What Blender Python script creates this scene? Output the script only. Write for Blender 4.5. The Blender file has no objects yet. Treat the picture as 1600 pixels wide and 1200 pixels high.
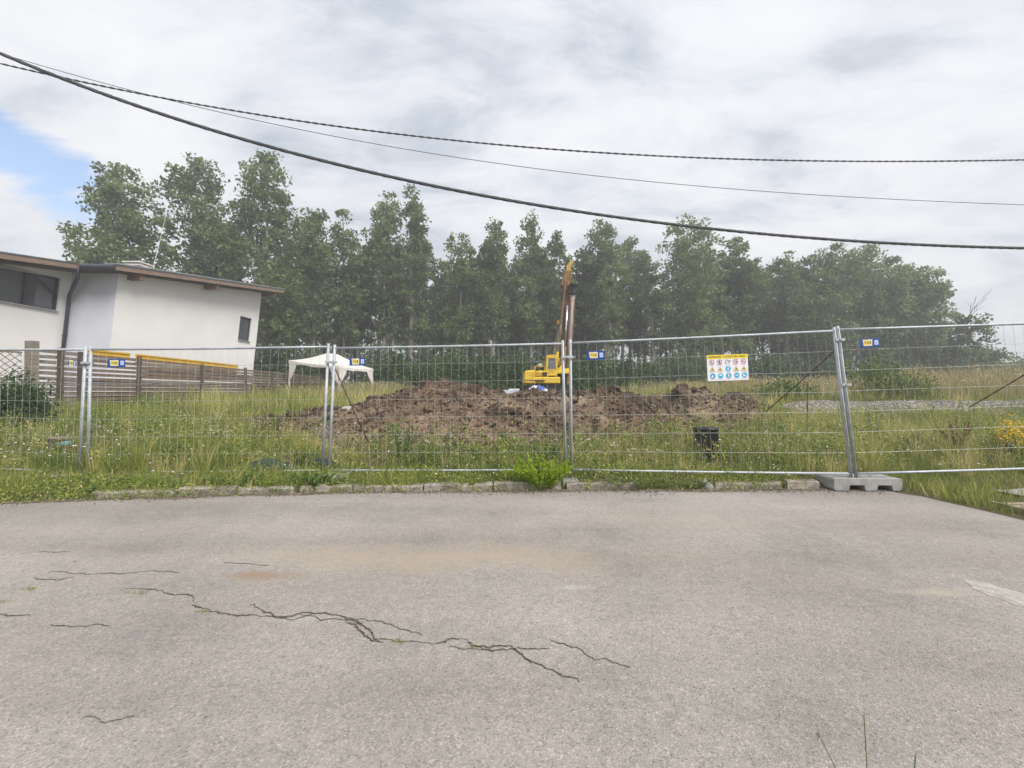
import bpy, bmesh, math, random
import numpy as np
from mathutils import Vector, Matrix

random.seed(7)
RNG = np.random.default_rng(11)
SC = bpy.context.scene
COL = SC.collection
R = math.radians

# ------------------------------------------------------------------ camera
F, CAMH, PITCH = 670.0, 1.37, R(1.0)
cam_d = bpy.data.cameras.new('camera')
cam = bpy.data.objects.new('camera', cam_d)
COL.objects.link(cam)
cam.location = (0, 0, CAMH)
cam.rotation_euler = (R(90) + PITCH, 0, 0)
cam_d.sensor_width = 36.0
cam_d.lens = 36.0 * F / 1600.0
cam_d.clip_start = 0.05
cam_d.clip_end = 3000
SC.camera = cam

# ------------------------------------------------------------------ sky
world = bpy.data.worlds.new('World')
SC.world = world
world.use_nodes = True
SUN_DIR = Vector((0.66, -0.60, 1.0)).normalized()      # towards the veiled sun
SUN_EL = math.asin(SUN_DIR.z)
SUN_ROT = math.atan2(SUN_DIR.x, SUN_DIR.y)


def build_world():
    nt = world.node_tree
    nt.nodes.clear()
    N, L = nt.nodes.new, nt.links.new

    def math_(op, a, b=None, c=None, clamp=False):
        n = N('ShaderNodeMath'); n.operation = op; n.use_clamp = clamp
        for i, v in enumerate((a, b, c)):
            if v is None: continue
            if isinstance(v, (int, float)): n.inputs[i].default_value = v
            else: L(v, n.inputs[i])
        return n.outputs[0]

    def vmath(op, a, b):
        n = N('ShaderNodeVectorMath'); n.operation = op
        for i, v in enumerate((a, b)):
            if isinstance(v, (tuple, Vector)): n.inputs[i].default_value = v
            else: L(v, n.inputs[i])
        return n

    def ramp(fac, stops):
        n = N('ShaderNodeValToRGB'); L(fac, n.inputs[0])
        e = n.color_ramp.elements
        e[0].position, e[0].color = stops[0][0], (*stops[0][1], 1)
        e[1].position, e[1].color = stops[-1][0], (*stops[-1][1], 1)
        for p, c in stops[1:-1]:
            k = e.new(p); k.color = (*c, 1)
        return n.outputs[0]

    def noise(vec, scale, detail=5, rough=0.55, dist=0.0):
        n = N('ShaderNodeTexNoise'); L(vec, n.inputs['Vector'])
        n.inputs['Scale'].default_value = scale; n.inputs['Detail'].default_value = detail
        n.inputs['Roughness'].default_value = rough; n.inputs['Distortion'].default_value = dist
        return n.outputs['Fac']

    out = N('ShaderNodeOutputWorld')
    sky = N('ShaderNodeTexSky'); sky.sky_type = 'NISHITA'; sky.sun_disc = False
    sky.sun_elevation = SUN_EL; sky.sun_rotation = SUN_ROT
    sky.air_density = 1.0; sky.dust_density = 0.6; sky.ozone_density = 2.0
    bg_blue = N('ShaderNodeBackground'); L(sky.outputs[0], bg_blue.inputs[0]); bg_blue.inputs[1].default_value = 0.15
    tc = N('ShaderNodeTexCoord')
    d = vmath('NORMALIZE', tc.outputs['Generated'], (0, 0, 0)).outputs[0]
    sep = N('ShaderNodeSeparateXYZ'); L(d, sep.inputs[0])
    zz = math_('ADD', math_('MAXIMUM', sep.outputs[2], 0.0), 0.22)
    cmb = N('ShaderNodeCombineXYZ')
    L(math_('DIVIDE', sep.outputs[0], zz), cmb.inputs[0]); L(math_('DIVIDE', sep.outputs[1], zz), cmb.inputs[1])
    uv = cmb.outputs[0]
    rot = N('ShaderNodeMapping'); L(uv, rot.inputs[0])
    rot.inputs['Rotation'].default_value = (0, 0, R(28)); rot.inputs['Scale'].default_value = (0.75, 1.25, 1)
    uvr = rot.outputs[0]
    n1 = noise(uvr, 1.9, 8, 0.6, 0.5)
    n2 = noise(uvr, 0.55, 4, 0.5, 0.6)
    n3 = noise(uvr, 4.6, 7, 0.62, 0.6)
    mixv = math_('ADD', math_('ADD', math_('MULTIPLY', n1, 0.50), math_('MULTIPLY', n2, 0.26)), math_('MULTIPLY', n3, 0.24))
    ccol = ramp(mixv, [(0.39, (0.31, 0.355, 0.41)), (0.435, (0.40, 0.435, 0.49)), (0.475, (0.495, 0.515, 0.56)), (0.525, (0.57, 0.58, 0.61)), (0.59, (0.615, 0.62, 0.64))])
    bg_cloud = N('ShaderNodeBackground'); L(ccol, bg_cloud.inputs[0]); bg_cloud.inputs[1].default_value = 1.0
    # a torn blue gap low in the west
    p0 = Vector((-1.22, 1.0, 0.57)).normalized()
    ax = Vector((0.62, 0.55, -0.36)); ax = (ax - p0 * ax.dot(p0)).normalized()
    bx_ = p0.cross(ax).normalized()
    diff = vmath('SUBTRACT', d, p0).outputs[0]
    da = math_('DIVIDE', vmath('DOT_PRODUCT', diff, ax).outputs['Value'], 0.185)
    db = math_('DIVIDE', vmath('DOT_PRODUCT', diff, bx_).outputs['Value'], 0.058)
    r2 = math_('ADD', math_('MULTIPLY', da, da), math_('MULTIPLY', db, db))
    streak = N('ShaderNodeMapping'); L(uv, streak.inputs[0]); streak.inputs['Rotation'].default_value = (0, 0, R(-20)); streak.inputs['Scale'].default_value = (1, 3.0, 1)
    ng = noise(streak.outputs[0], 2.2, 5, 0.6, 0.5)
    gap = math_('SUBTRACT', math_('ADD', math_('SUBTRACT', 1.0, math_('SQRT', r2)), math_('MULTIPLY', ng, 2.2)), 1.05)
    gapf = ramp(gap, [(0.12, (0, 0, 0)), (0.60, (0.88, 0.88, 0.88))])
    mx = N('ShaderNodeMixShader'); L(gapf, mx.inputs[0]); L(bg_cloud.outputs[0], mx.inputs[1]); L(bg_blue.outputs[0], mx.inputs[2])
    L(mx.outputs[0], out.inputs[0])


build_world()

sun_d = bpy.data.lights.new('sun', 'SUN')
sun_d.energy = 3.0
sun_d.angle = R(28)
sun_d.color = (1.0, 0.955, 0.89)
sun = bpy.data.objects.new('sun', sun_d)
COL.objects.link(sun)
sun.rotation_euler = SUN_DIR.to_track_quat('Z', 'Y').to_euler()
sun.location = (20, -10, 40)

SC.view_settings.view_transform = 'Standard'
SC.view_settings.look = 'None'
SC.view_settings.gamma = 1.0
SC.view_settings.exposure = 0.70
SC.view_settings.use_curve_mapping = False
SC.render.engine = 'CYCLES'
SC.cycles.max_bounces = 5
SC.cycles.diffuse_bounces = 2
SC.cycles.transmission_bounces = 4
SC.cycles.transparent_max_bounces = 6
SC.cycles.caustics_reflective = False
SC.cycles.caustics_refractive = False

# ------------------------------------------------------------------ helpers


def P(px, py, Y):
    """the place at depth Y that lies along the sight line of a photo pixel"""
    u, v = (px - 800) / F, (600 - py) / F
    dy = math.cos(PITCH) - v * math.sin(PITCH)
    dz = math.sin(PITCH) + v * math.cos(PITCH)
    k = Y / dy
    return Vector((u * k, Y, CAMH + dz * k))


def hash2(ix, iy, s):
    h = (ix.astype(np.int64) * 374761393 + iy.astype(np.int64) * 668265263 + s * 974634777) & 0x7fffffff
    h = ((h ^ (h >> 13)) * 1274126177) & 0x7fffffff
    return ((h ^ (h >> 16)) & 0xffff) / 65535.0


def vnoise(x, y, s=0):
    x = np.asarray(x, float); y = np.asarray(y, float)
    ix, iy = np.floor(x), np.floor(y)
    fx, fy = x - ix, y - iy
    fx = fx * fx * (3 - 2 * fx); fy = fy * fy * (3 - 2 * fy)
    a, b = hash2(ix, iy, s), hash2(ix + 1, iy, s)
    c, d = hash2(ix, iy + 1, s), hash2(ix + 1, iy + 1, s)
    return (a + (b - a) * fx) * (1 - fy) + (c + (d - c) * fx) * fy


def fbm(x, y, s=0, o=4):
    t, a, k = 0, 0.5, 1.0
    for i in range(o):
        t = t + a * (vnoise(np.asarray(x) * k, np.asarray(y) * k, s + i * 17) - 0.5)
        a *= 0.5; k *= 2.03
    return t


EX = [-80, -20, -6.3, -2.6, 0.75, 4.5, 60]
EY = [-6, 3.45, 5.3, 5.8, 5.95, 5.99, 5.99]


def edge_y(X): return np.interp(X, EX, EY)
def edge_x(Y): return 5.45 + 0.09 * (4.6 - np.asarray(Y))


PY_ = [-300, 5.35, 5.96, 6.07, 6.3, 7, 9, 12, 16, 24, 34, 45, 80, 400]
PZ_ = [-.06, -.06, -.04, .06, .12, .17, .25, .58, .72, .95, 1.35, 1.65, 1.9, 2.4]


def G(X, Y):
    X = np.asarray(X, float); Y = np.asarray(Y, float)
    dY = Y - edge_y(X)
    z = np.interp(5.95 + dY, PY_, PZ_)
    dx = X - edge_x(Y)
    zr = np.interp(dx, [-.6, 0, .5, 3], [-.06, 0.0, .05, .12])
    z = np.maximum(z, zr)
    out = np.clip(np.maximum(dY, dx) - 0.2, 0, 1)
    z = z + out * (fbm(X * .5, Y * .5, 3, 3) * .16 + fbm(X * 2.2, Y * 2.2, 8, 2) * .05)
    # raised field behind the gravel bank on the right
    z = z + np.clip((X - 8.2) / 1.5, 0, 1) * np.clip((Y - 13.7) / .8, 0, 1) * .22 * np.clip((40 - Y) / 20, 0, 1)
    return z


RX = [-10, -8.2, -7, -6.3, -5.4, -4, -3.4, -2.5, -1.3, 0, 1.1, 2.2, 3.4, 4.5, 5.2, 5.75, 6.5, 6.95, 7.8, 8.7, 9.4, 10.5]
RZ = [.42, .60, .66, .74, .80, 1.06, 1.34, 1.48, 1.34, 1.12, 1.14, 1.18, 1.24, .92, .84, 1.22, 1.28, .92, 1.0, .62, .48, .42]
TY_X = [-10, -7, -5, -3, -1.8, 0, 2, 4, 5, 7, 8.5, 10.5]
TY = [10.4, 9.1, 8.3, 7.8, 7.5, 7.9, 8.3, 8.7, 9.2, 9.6, 11.6, 12.6]


def mound(X, Y, fine=True):
    """height of the dug soil above the natural ground (0 outside)"""
    X = np.asarray(X, float); Y = np.asarray(Y, float)
    Xs = X * 15.0 / np.clip(Y, 11.0, 15.0) * .6 + X * .4
    wob = fbm(X * .9, Y * .9, 21, 3) * 1.2
    toe = np.interp(Xs, TY_X, TY) + wob
    rid = np.interp(Xs, [-10, -6, -4, -2, 4, 6, 10], [11.6, 11.8, 13.5, 14.6, 14.6, 13.8, 14.0])
    top = np.interp(Xs, RX, RZ)
    back = np.interp(Xs, [-10, -5, -3, 5, 6, 10], [13.0, 14.0, 25, 25, 16, 15.5]) + wob
    t = np.clip((Y - toe) / np.maximum(rid - toe, .5), 0, 1)
    t = 1 - (1 - t) ** 1.7
    b = np.clip((back - Y) / 1.6, 0, 1)
    h = (top - np.interp(Y, PY_, PZ_)) * t * b
    h = np.maximum(h, 0)
    if fine:
        k = np.clip(h / .25, 0, 1)
        r = np.abs(fbm(X * 1.6, Y * 1.6, 31, 3)) * -.75 + .13
        h = h + k * (r + fbm(X * 3.5, Y * 3.5, 41, 4) * .36 + np.abs(fbm(X * 6, Y * 6, 47, 3)) * .42 - .05)
    return np.maximum(h, 0)


# --- materials
MATS = {}


def nodes_of(name):
    m = bpy.data.materials.new(name); m.use_nodes = True
    nt = m.node_tree
    b = nt.nodes['Principled BSDF']
    return m, nt, b


def setp(b, **k):
    for n, v in k.items():
        n = {'rough': 'Roughness', 'metal': 'Metallic', 'spec': 'Specular IOR Level', 'ior': 'IOR', 'trans': 'Transmission Weight', 'alpha': 'Alpha', 'coat': 'Coat Weight'}[n]
        b.inputs[n].default_value = v


def mat(name, col, rough=.8, metal=0, var=.25, scale=6.0, spec=.3, bump=.0, bscale=40.0, col2=None, stretch=(1, 1, 1), detail=5, lo=.35, hi=.65):
    """colour broken up by noise (col .. col2), optional fine bump; object coordinates"""
    if name in MATS: return MATS[name]
    m, nt, b = nodes_of(name)
    N, L = nt.nodes.new, nt.links.new
    setp(b, rough=rough, metal=metal, spec=spec)
    tc = N('ShaderNodeTexCoord'); mp = N('ShaderNodeMapping'); L(tc.outputs['Object'], mp.inputs[0]); mp.inputs['Scale'].default_value = stretch
    n = N('ShaderNodeTexNoise'); L(mp.outputs[0], n.inputs['Vector']); n.inputs['Scale'].default_value = scale; n.inputs['Detail'].default_value = detail; n.inputs['Roughness'].default_value = .65
    r = N('ShaderNodeValToRGB'); L(n.outputs['Fac'], r.inputs[0])
    c2 = col2 if col2 else tuple(min(1, c * (1 + var)) for c in col)
    c1 = col if col2 else tuple(c * (1 - var) for c in col)
    r.color_ramp.elements[0].position, r.color_ramp.elements[0].color = lo, (*c1, 1)
    r.color_ramp.elements[1].position, r.color_ramp.elements[1].color = hi, (*c2, 1)
    L(r.outputs[0], b.inputs['Base Color'])
    if bump:
        n2 = N('ShaderNodeTexNoise'); L(mp.outputs[0], n2.inputs['Vector']); n2.inputs['Scale'].default_value = bscale; n2.inputs['Detail'].default_value = 4
        bp = N('ShaderNodeBump'); bp.inputs['Strength'].default_value = bump; bp.inputs['Distance'].default_value = .02
        L(n2.outputs['Fac'], bp.inputs['Height']); L(bp.outputs[0], b.inputs['Normal'])
    MATS[name] = m
    return m


def leafmat(name, dark, light, trans=.35, third=None, rough=.55):
    """foliage: per-leaf tint attribute between two or three shades, some light passing through"""
    if name in MATS: return MATS[name]
    m, nt, b = nodes_of(name)
    N, L = nt.nodes.new, nt.links.new
    at = N('ShaderNodeAttribute'); at.attribute_name = 'tint'
    r = N('ShaderNodeValToRGB'); L(at.outputs['Fac'], r.inputs[0])
    r.color_ramp.elements[0].color = (*dark, 1); r.color_ramp.elements[1].color = (*light, 1)
    if third:
        r.color_ramp.elements[1].position = .62
        e = r.color_ramp.elements.new(1.0); e.color = (*third, 1)
    L(r.outputs[0], b.inputs['Base Color']); setp(b, rough=rough, spec=.25)
    t = N('ShaderNodeBsdfTranslucent'); L(r.outputs[0], t.inputs[0])
    mx = N('ShaderNodeMixShader'); mx.inputs[0].default_value = trans
    L(b.outputs[0], mx.inputs[1]); L(t.outputs[0], mx.inputs[2])
    L(mx.outputs[0], nt.nodes['Material Output'].inputs[0])
    MATS[name] = m
    return m


# --- objects


def link(name, me, parent=None, m=None):
    o = bpy.data.objects.new(name, me)
    COL.objects.link(o)
    if m is not None and me is not None and not me.materials:
        me.materials.append(m)
    if parent is not None: o.parent = parent
    return o


def tag(o, label=None, cat=None, group=None, kind=None):
    if label: o['label'] = label
    if cat: o['category'] = cat
    if group: o['group'] = group
    if kind: o['kind'] = kind
    return o


def thing(name, label, cat, loc=(0, 0, 0), rz=0, group=None):
    o = bpy.data.objects.new(name, None)
    o.empty_display_size = .2
    COL.objects.link(o)
    o.location = loc; o.rotation_euler = (0, 0, rz)
    return tag(o, label, cat, group)


class MB:
    """collects polygons, builds ONE mesh object"""

    def __init__(s): s.v, s.f, s.mi = [], [], []

    def add(s, vs, fs, mi=0):
        k = len(s.v)
        s.v += [tuple(v) for v in vs]
        s.f += [tuple(i + k for i in f) for f in fs]
        s.mi += [mi] * len(fs)
        return s

    def box(s, lo, hi, mi=0, jit=0.0):
        (a, b, c), (d, e, f) = lo, hi
        vs = [(a, b, c), (d, b, c), (d, e, c), (a, e, c), (a, b, f), (d, b, f), (d, e, f), (a, e, f)]
        if jit: vs = [tuple(q + random.uniform(-jit, jit) for q in v) for v in vs]
        return s.add(vs, [(0, 3, 2, 1), (4, 5, 6, 7), (0, 1, 5, 4), (1, 2, 6, 5), (2, 3, 7, 6), (3, 0, 4, 7)], mi)

    def beam(s, p, q, w, h, up=(0, 0, 1), mi=0):
        p, q = Vector(p), Vector(q)
        d = (q - p).normalized()
        up = Vector(up)
        if abs(d.dot(up)) > .98: up = Vector((0, 1, 0))
        x = d.cross(up).normalized() * w / 2
        y = x.cross(d).normalized() * h / 2
        vs = [p - x - y, p + x - y, p + x + y, p - x + y, q - x - y, q + x - y, q + x + y, q - x + y]
        return s.add(vs, [(0, 3, 2, 1), (4, 5, 6, 7), (0, 1, 5, 4), (1, 2, 6, 5), (2, 3, 7, 6), (3, 0, 4, 7)], mi)

    def tube(s, pts, rad, n=8, mi=0, caps=True):
        pts = [Vector(p) for p in pts]
        rads = rad if isinstance(rad, (list, tuple)) else [rad] * len(pts)
        rings = []
        ref = None
        for i, p in enumerate(pts):
            d = (pts[min(i + 1, len(pts) - 1)] - pts[max(i - 1, 0)])
            d = d.normalized() if d.length > 1e-9 else Vector((0, 0, 1))
            if ref is None: ref = Vector((0, 0, 1)) if abs(d.z) < .9 else Vector((1, 0, 0))
            x = d.cross(ref).normalized(); y = x.cross(d).normalized(); ref = y
            rings.append([p + (x * math.cos(2 * math.pi * k / n) + y * math.sin(2 * math.pi * k / n)) * rads[i] for k in range(n)])
        vs = [v for r in rings for v in r]
        fs = []
        for i in range(len(pts) - 1):
            for k in range(n):
                a, b = i * n + k, i * n + (k + 1) % n
                fs.append((a, b, b + n, a + n))
        if caps:
            fs.append(tuple(range(n))[::-1]); fs.append(tuple(range((len(pts) - 1) * n, len(pts) * n)))
        return s.add(vs, fs, mi)

    def lathe(s, prof, c=(0, 0, 0), n=16, mi=0, wob=None):
        vs, fs = [], []
        for i, (r, z) in enumerate(prof):
            for k in range(n):
                a = 2 * math.pi * k / n
                w = wob(a, i) if wob else 1
                vs.append((c[0] + r * w * math.cos(a), c[1] + r * w * math.sin(a), c[2] + z))
        for i in range(len(prof) - 1):
            for k in range(n):
                a, b = i * n + k, i * n + (k + 1) % n
                fs.append((a, b, b + n, a + n))
        fs.append(tuple(range(n))[::-1]); fs.append(tuple(range((len(prof) - 1) * n, len(prof) * n)))
        return s.add(vs, fs, mi)

    def prism(s, pts, n, t, mi=0):
        """polygon pts (3-D, planar) given thickness t along n"""
        n = Vector(n).normalized() * t
        k = len(pts)
        vs = [Vector(p) for p in pts] + [Vector(p) + n for p in pts]
        fs = [tuple(range(k)), tuple(range(k, 2 * k))[::-1]] + [(i, i + k, (i + 1) % k + k, (i + 1) % k) for i in range(k)]
        return s.add(vs, fs, mi)

    def mesh(s, name, mats, smooth=False, bevel=0):
        me = bpy.data.meshes.new(name)
        me.from_pydata(s.v, [], s.f)
        for m in (mats if isinstance(mats, (list, tuple)) else [mats]): me.materials.append(m)
        if isinstance(mats, (list, tuple)): me.polygons.foreach_set('material_index', s.mi)
        bm = bmesh.new(); bm.from_mesh(me)
        if bevel:
            bmesh.ops.bevel(bm, geom=list(bm.edges), offset=bevel, segments=1, affect='EDGES', clamp_overlap=True)
        bmesh.ops.recalc_face_normals(bm, faces=bm.faces)
        bm.to_mesh(me); bm.free()
        if smooth: me.polygons.foreach_set('use_smooth', [True] * len(me.polygons))
        me.update()
        return me

    def build(s, name, mats, parent=None, smooth=False, bevel=0):
        return link(name, s.mesh(name, mats, smooth, bevel), parent)


def np_mesh(name, V, Fc, m, tint=None, smooth=False):
    """V (n,3), Fc (k,3|4) -> mesh datablock; tint: one value a vertex"""
    V = np.ascontiguousarray(V, dtype=np.float32); Fc = np.ascontiguousarray(Fc, dtype=np.int32)
    me = bpy.data.meshes.new(name)
    k, w = Fc.shape
    me.vertices.add(len(V)); me.vertices.foreach_set('co', V.ravel())
    me.loops.add(k * w); me.loops.foreach_set('vertex_index', Fc.ravel())
    me.polygons.add(k)
    me.polygons.foreach_set('loop_start', np.arange(0, k * w, w, dtype=np.int32))
    if smooth: me.polygons.foreach_set('use_smooth', np.ones(k, dtype=bool))
    if tint is not None:
        a = me.attributes.new('tint', 'FLOAT', 'POINT')
        a.data.foreach_set('value', np.ascontiguousarray(tint, dtype=np.float32))
    me.update(calc_edges=True)
    me.materials.append(m)
    return me


def leaves(C, size, rng, aspect=.62, up=.0, tint=None, droop=None):
    """rhombic leaf for every centre; returns V, F, tint"""
    n = len(C)
    a = rng.normal(size=(n, 3)); a[:, 2] += up
    a /= np.linalg.norm(a, axis=1)[:, None] + 1e-9
    b = rng.normal(size=(n, 3))
    b -= a * (a * b).sum(1)[:, None]
    b /= np.linalg.norm(b, axis=1)[:, None] + 1e-9
    sz = (size * rng.uniform(.65, 1.3, n))[:, None]
    V = np.empty((n, 4, 3))
    nrm = np.cross(a, b)
    V[:, 0] = C - a * sz * .5
    V[:, 1] = C + b * sz * aspect * .5 + nrm * sz * .08 - a * sz * .05
    V[:, 2] = C + a * sz * .5
    V[:, 3] = C - b * sz * aspect * .5 + nrm * sz * .08 - a * sz * .05
    Fq = np.arange(4 * n).reshape(n, 4)
    if tint is None: tint = rng.uniform(0, 1, n)
    return V.reshape(-1, 3), Fq, np.repeat(tint, 4)


def blades(B, h, w, rng, lean=.35, dirv=None, tint=None, segs=2):
    """bent grass blades rooted at B; returns V, F(tris), tint"""
    n = len(B)
    ang = rng.uniform(0, 2 * np.pi, n)
    ld = np.stack([np.cos(ang), np.sin(ang)], 1) * (rng.uniform(.15, 1, n) * lean)[:, None]
    if dirv is not None: ld = ld + (np.asarray(dirv)[None] if np.ndim(dirv) == 1 else dirv)
    fa = rng.uniform(0, np.pi, n)
    wd = np.stack([np.cos(fa), np.sin(fa) * .5, np.zeros(n)], 1) * (w / 2)[:, None]
    mid = B.copy(); mid[:, :2] += ld * (h * .38)[:, None]; mid[:, 2] += h * .6
    tip = B.copy(); tip[:, :2] += ld * (h * 1.05)[:, None]; tip[:, 2] += h * (1 - .32 * np.clip((ld ** 2).sum(1), 0, 1))
    V = np.empty((n, 5, 3))
    V[:, 0] = B - wd; V[:, 1] = B + wd; V[:, 2] = mid + wd * .8; V[:, 3] = mid - wd * .8; V[:, 4] = tip
    k = np.arange(n)[:, None] * 5
    Ft = np.concatenate([k + np.array([[0, 1, 2]]), k + np.array([[0, 2, 3]]), k + np.array([[3, 2, 4]])])
    if tint is None: tint = rng.uniform(0, 1, n)
    return V.reshape(-1, 3), Ft, np.repeat(tint, 5)


def cat_mesh(parts):
    Vs, Fs, Ts, o = [], [], [], 0
    for V, Fc, T in parts:
        Vs.append(V); Fs.append(Fc + o); Ts.append(T); o += len(V)
    return np.concatenate(Vs), np.concatenate(Fs), np.concatenate(Ts)


# ------------------------------------------------------------------ ground material and sheet
def soil_material(name, dirt, green, scale=1.2, bump=.5):
    m, nt, b = nodes_of(name)
    N, L = nt.nodes.new, nt.links.new
    setp(b, rough=.95, spec=.15)
    tc = N('ShaderNodeTexCoord')
    n = N('ShaderNodeTexNoise'); L(tc.outputs['Object'], n.inputs['Vector']); n.inputs['Scale'].default_value = scale; n.inputs['Detail'].default_value = 8
    n2 = N('ShaderNodeTexNoise'); L(tc.outputs['Object'], n2.inputs['Vector']); n2.inputs['Scale'].default_value = scale * 14; n2.inputs['Detail'].default_value = 6
    mx0 = N('ShaderNodeMath'); mx0.operation = 'MULTIPLY_ADD'; L(n.outputs['Fac'], mx0.inputs[0]); mx0.inputs[1].default_value = .6
    ml = N('ShaderNodeMath'); ml.operation = 'MULTIPLY'; L(n2.outputs['Fac'], ml.inputs[0]); ml.inputs[1].default_value = .4
    L(ml.outputs[0], mx0.inputs[2])
    r = N('ShaderNodeValToRGB'); L(mx0.outputs[0], r.inputs[0])
    r.color_ramp.elements[0].position, r.color_ramp.elements[0].color = .40, (*dirt, 1)
    r.color_ramp.elements[1].position, r.color_ramp.elements[1].color = .60, (*green, 1)
    L(r.outputs[0], b.inputs['Base Color'])
    bp = N('ShaderNodeBump'); bp.inputs['Strength'].default_value = bump; bp.inputs['Distance'].default_value = .04
    L(n2.outputs['Fac'], bp.inputs['Height']); L(bp.outputs[0], b.inputs['Normal'])
    return m


M_ground = soil_material('meadow soil', (.10, .08, .05), (.085, .095, .035))


def axis(dense0, dense1, step, far0, far1):
    a = list(np.arange(dense0, dense1 + step / 2, step))
    s, x = step, dense0
    lo = []
    while x > far0: s *= 1.35; x -= s; lo.append(x)
    s, x = step, dense1
    hi = []
    while x < far1: s *= 1.35; x += s; hi.append(x)
    return np.array(lo[::-1] + a + hi)


def grid_mesh(name, xs, ys, zf, m, smooth=True):
    X, Y = np.meshgrid(xs, ys)
    Z = zf(X, Y)
    V = np.stack([X, Y, Z], -1).reshape(-1, 3)
    nx, ny = len(xs), len(ys)
    i, j = np.meshgrid(np.arange(nx - 1), np.arange(ny - 1))
    k = (j * nx + i).ravel()
    Fq = np.stack([k, k + 1, k + nx + 1, k + nx], 1)
    return np_mesh(name, V, Fq, m, smooth=smooth)


ground = link('ground', grid_mesh('ground', axis(-22, 22, .28, -420, 420), axis(4.2, 36, .12, -120, 420), G, M_ground))
tag(ground, kind='structure')


# ------------------------------------------------------------------ road
def asphalt_material():
    m, nt, b = nodes_of('worn asphalt')
    N, L = nt.nodes.new, nt.links.new
    setp(b, rough=.9, spec=.2)
    tc = N('ShaderNodeTexCoord'); O = tc.outputs['Object']

    def noise(scale, detail=4, rough=.6, vec=None):
        n = N('ShaderNodeTexNoise'); L(vec or O, n.inputs['Vector']); n.inputs['Scale'].default_value = scale
        n.inputs['Detail'].default_value = detail; n.inputs['Roughness'].default_value = rough
        return n.outputs['Fac']

    def ramp(f, stops):
        r = N('ShaderNodeValToRGB'); L(f, r.inputs[0]); e = r.color_ramp.elements
        e[0].position, e[0].color = stops[0][0], (*stops[0][1], 1); e[1].position, e[1].color = stops[-1][0], (*stops[-1][1], 1)
        for p, c in stops[1:-1]: k = e.new(p); k.color = (*c, 1)
        return r.outputs[0]

    def mix(f, a, c, mode='MIX'):
        n = N('ShaderNodeMix'); n.data_type = 'RGBA'; n.blend_type = mode
        if isinstance(f, float): n.inputs[0].default_value = f
        else: L(f, n.inputs[0])
        for i, v in ((6, a), (7, c)):
            if isinstance(v, tuple): n.inputs[i].default_value = (*v, 1)
            else: L(v, n.inputs[i])
        return n.outputs[2]

    base = ramp(noise(.55, 7), [(.3, (.238, .219, .202)), (.5, (.277, .257, .238)), (.7, (.316, .294, .273))])
    # aggregate: stones of several greys in the binder
    vo = N('ShaderNodeTexVoronoi'); L(O, vo.inputs['Vector']); vo.inputs['Scale'].default_value = 140
    sp = N('ShaderNodeSeparateColor'); L(vo.outputs['Color'], sp.inputs[0])
    stone = ramp(sp.outputs[0], [(.0, (.42, .42, .42)), (.12, (.80, .79, .78)), (.5, (1, 1, 1)), (.86, (1.12, 1.1, 1.06)), (1., (1.65, 1.6, 1.5))])
    base = mix(.62, base, stone, 'MULTIPLY')
    vo2 = N('ShaderNodeTexVoronoi'); L(O, vo2.inputs['Vector']); vo2.inputs['Scale'].default_value = 75
    sp2 = N('ShaderNodeSeparateColor'); L(vo2.outputs['Color'], sp2.inputs[0])
    base = mix(.5, base, ramp(sp2.outputs[1], [(.0, (.62, .62, .63)), (.07, (1, 1, 1)), (.93, (1, 1, 1)), (1., (1.45, 1.42, 1.36))]), 'MULTIPLY')
    base = mix(.5, base, ramp(noise(16, 5, .75), [(.32, (.72, .72, .73)), (.52, (1, 1, 1)), (.72, (1.2, 1.19, 1.17))]), 'MULTIPLY')
    # polished wheel bands along the carriageway and darker, older patches
    wmap = N('ShaderNodeMapping'); L(O, wmap.inputs[0]); wmap.inputs['Scale'].default_value = (.10, 1.1, 1); wmap.inputs['Rotation'].default_value = (0, 0, R(-5))
    base = mix(.8, base, ramp(noise(1.0, 3, .5, wmap.outputs[0]), [(.36, (.86, .855, .85)), (.5, (1, 1, 1)), (.66, (1.10, 1.095, 1.085))]), 'MULTIPLY')
    base = mix(.7, base, ramp(noise(.9, 8, .72), [(.36, (.80, .80, .80)), (.47, (1, 1, 1)), (.62, (1.06, 1.05, 1.04))]), 'MULTIPLY')
    # sandy dust washed along the carriageway
    sx = N('ShaderNodeSeparateXYZ'); L(O, sx.inputs[0])

    def patch(cx, cy, rx, ry, amp=1.0):
        def mm(op, a, c):
            n = N('ShaderNodeMath'); n.operation = op
            for i, v in enumerate((a, c)):
                if isinstance(v, (int, float)): n.inputs[i].default_value = v
                else: L(v, n.inputs[i])
            return n.outputs[0]
        dx = mm('DIVIDE', mm('SUBTRACT', sx.outputs[0], cx), rx); dy = mm('DIVIDE', mm('SUBTRACT', sx.outputs[1], cy), ry)
        r = mm('SQRT', mm('ADD', mm('MULTIPLY', dx, dx), mm('MULTIPLY', dy, dy)), 0)
        v = mm('ADD', mm('SUBTRACT', 1.0, r), mm('MULTIPLY', mm('SUBTRACT', noise(1.7, 6, .65), .5), 2.2))
        return ramp(v, [(.15, (0, 0, 0)), (1.0, (amp, amp, amp))])
    base = mix(patch(-.55, 3.55, 2.6, .42, .75), base, (.335, .275, .205))
    base = mix(patch(-1.9, 3.22, .55, .13, .8), base, (.25, .175, .115))
    base = mix(patch(1.6, 4.6, 3.2, .5, .3), base, (.36, .315, .26))
    base = mix(patch(2.9, 2.95, .5, .1, .8), base, (.36, .32, .27))
    base = mix(patch(.42, 3.02, .16, .06, .45), base, (.42, .40, .36))
    base = mix(patch(-1.3, 2.62, .26, .09, .45), base, (.41, .39, .35))
    L(base, b.inputs['Base Color'])
    hsum = N('ShaderNodeMath'); hsum.operation = 'ADD'
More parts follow.
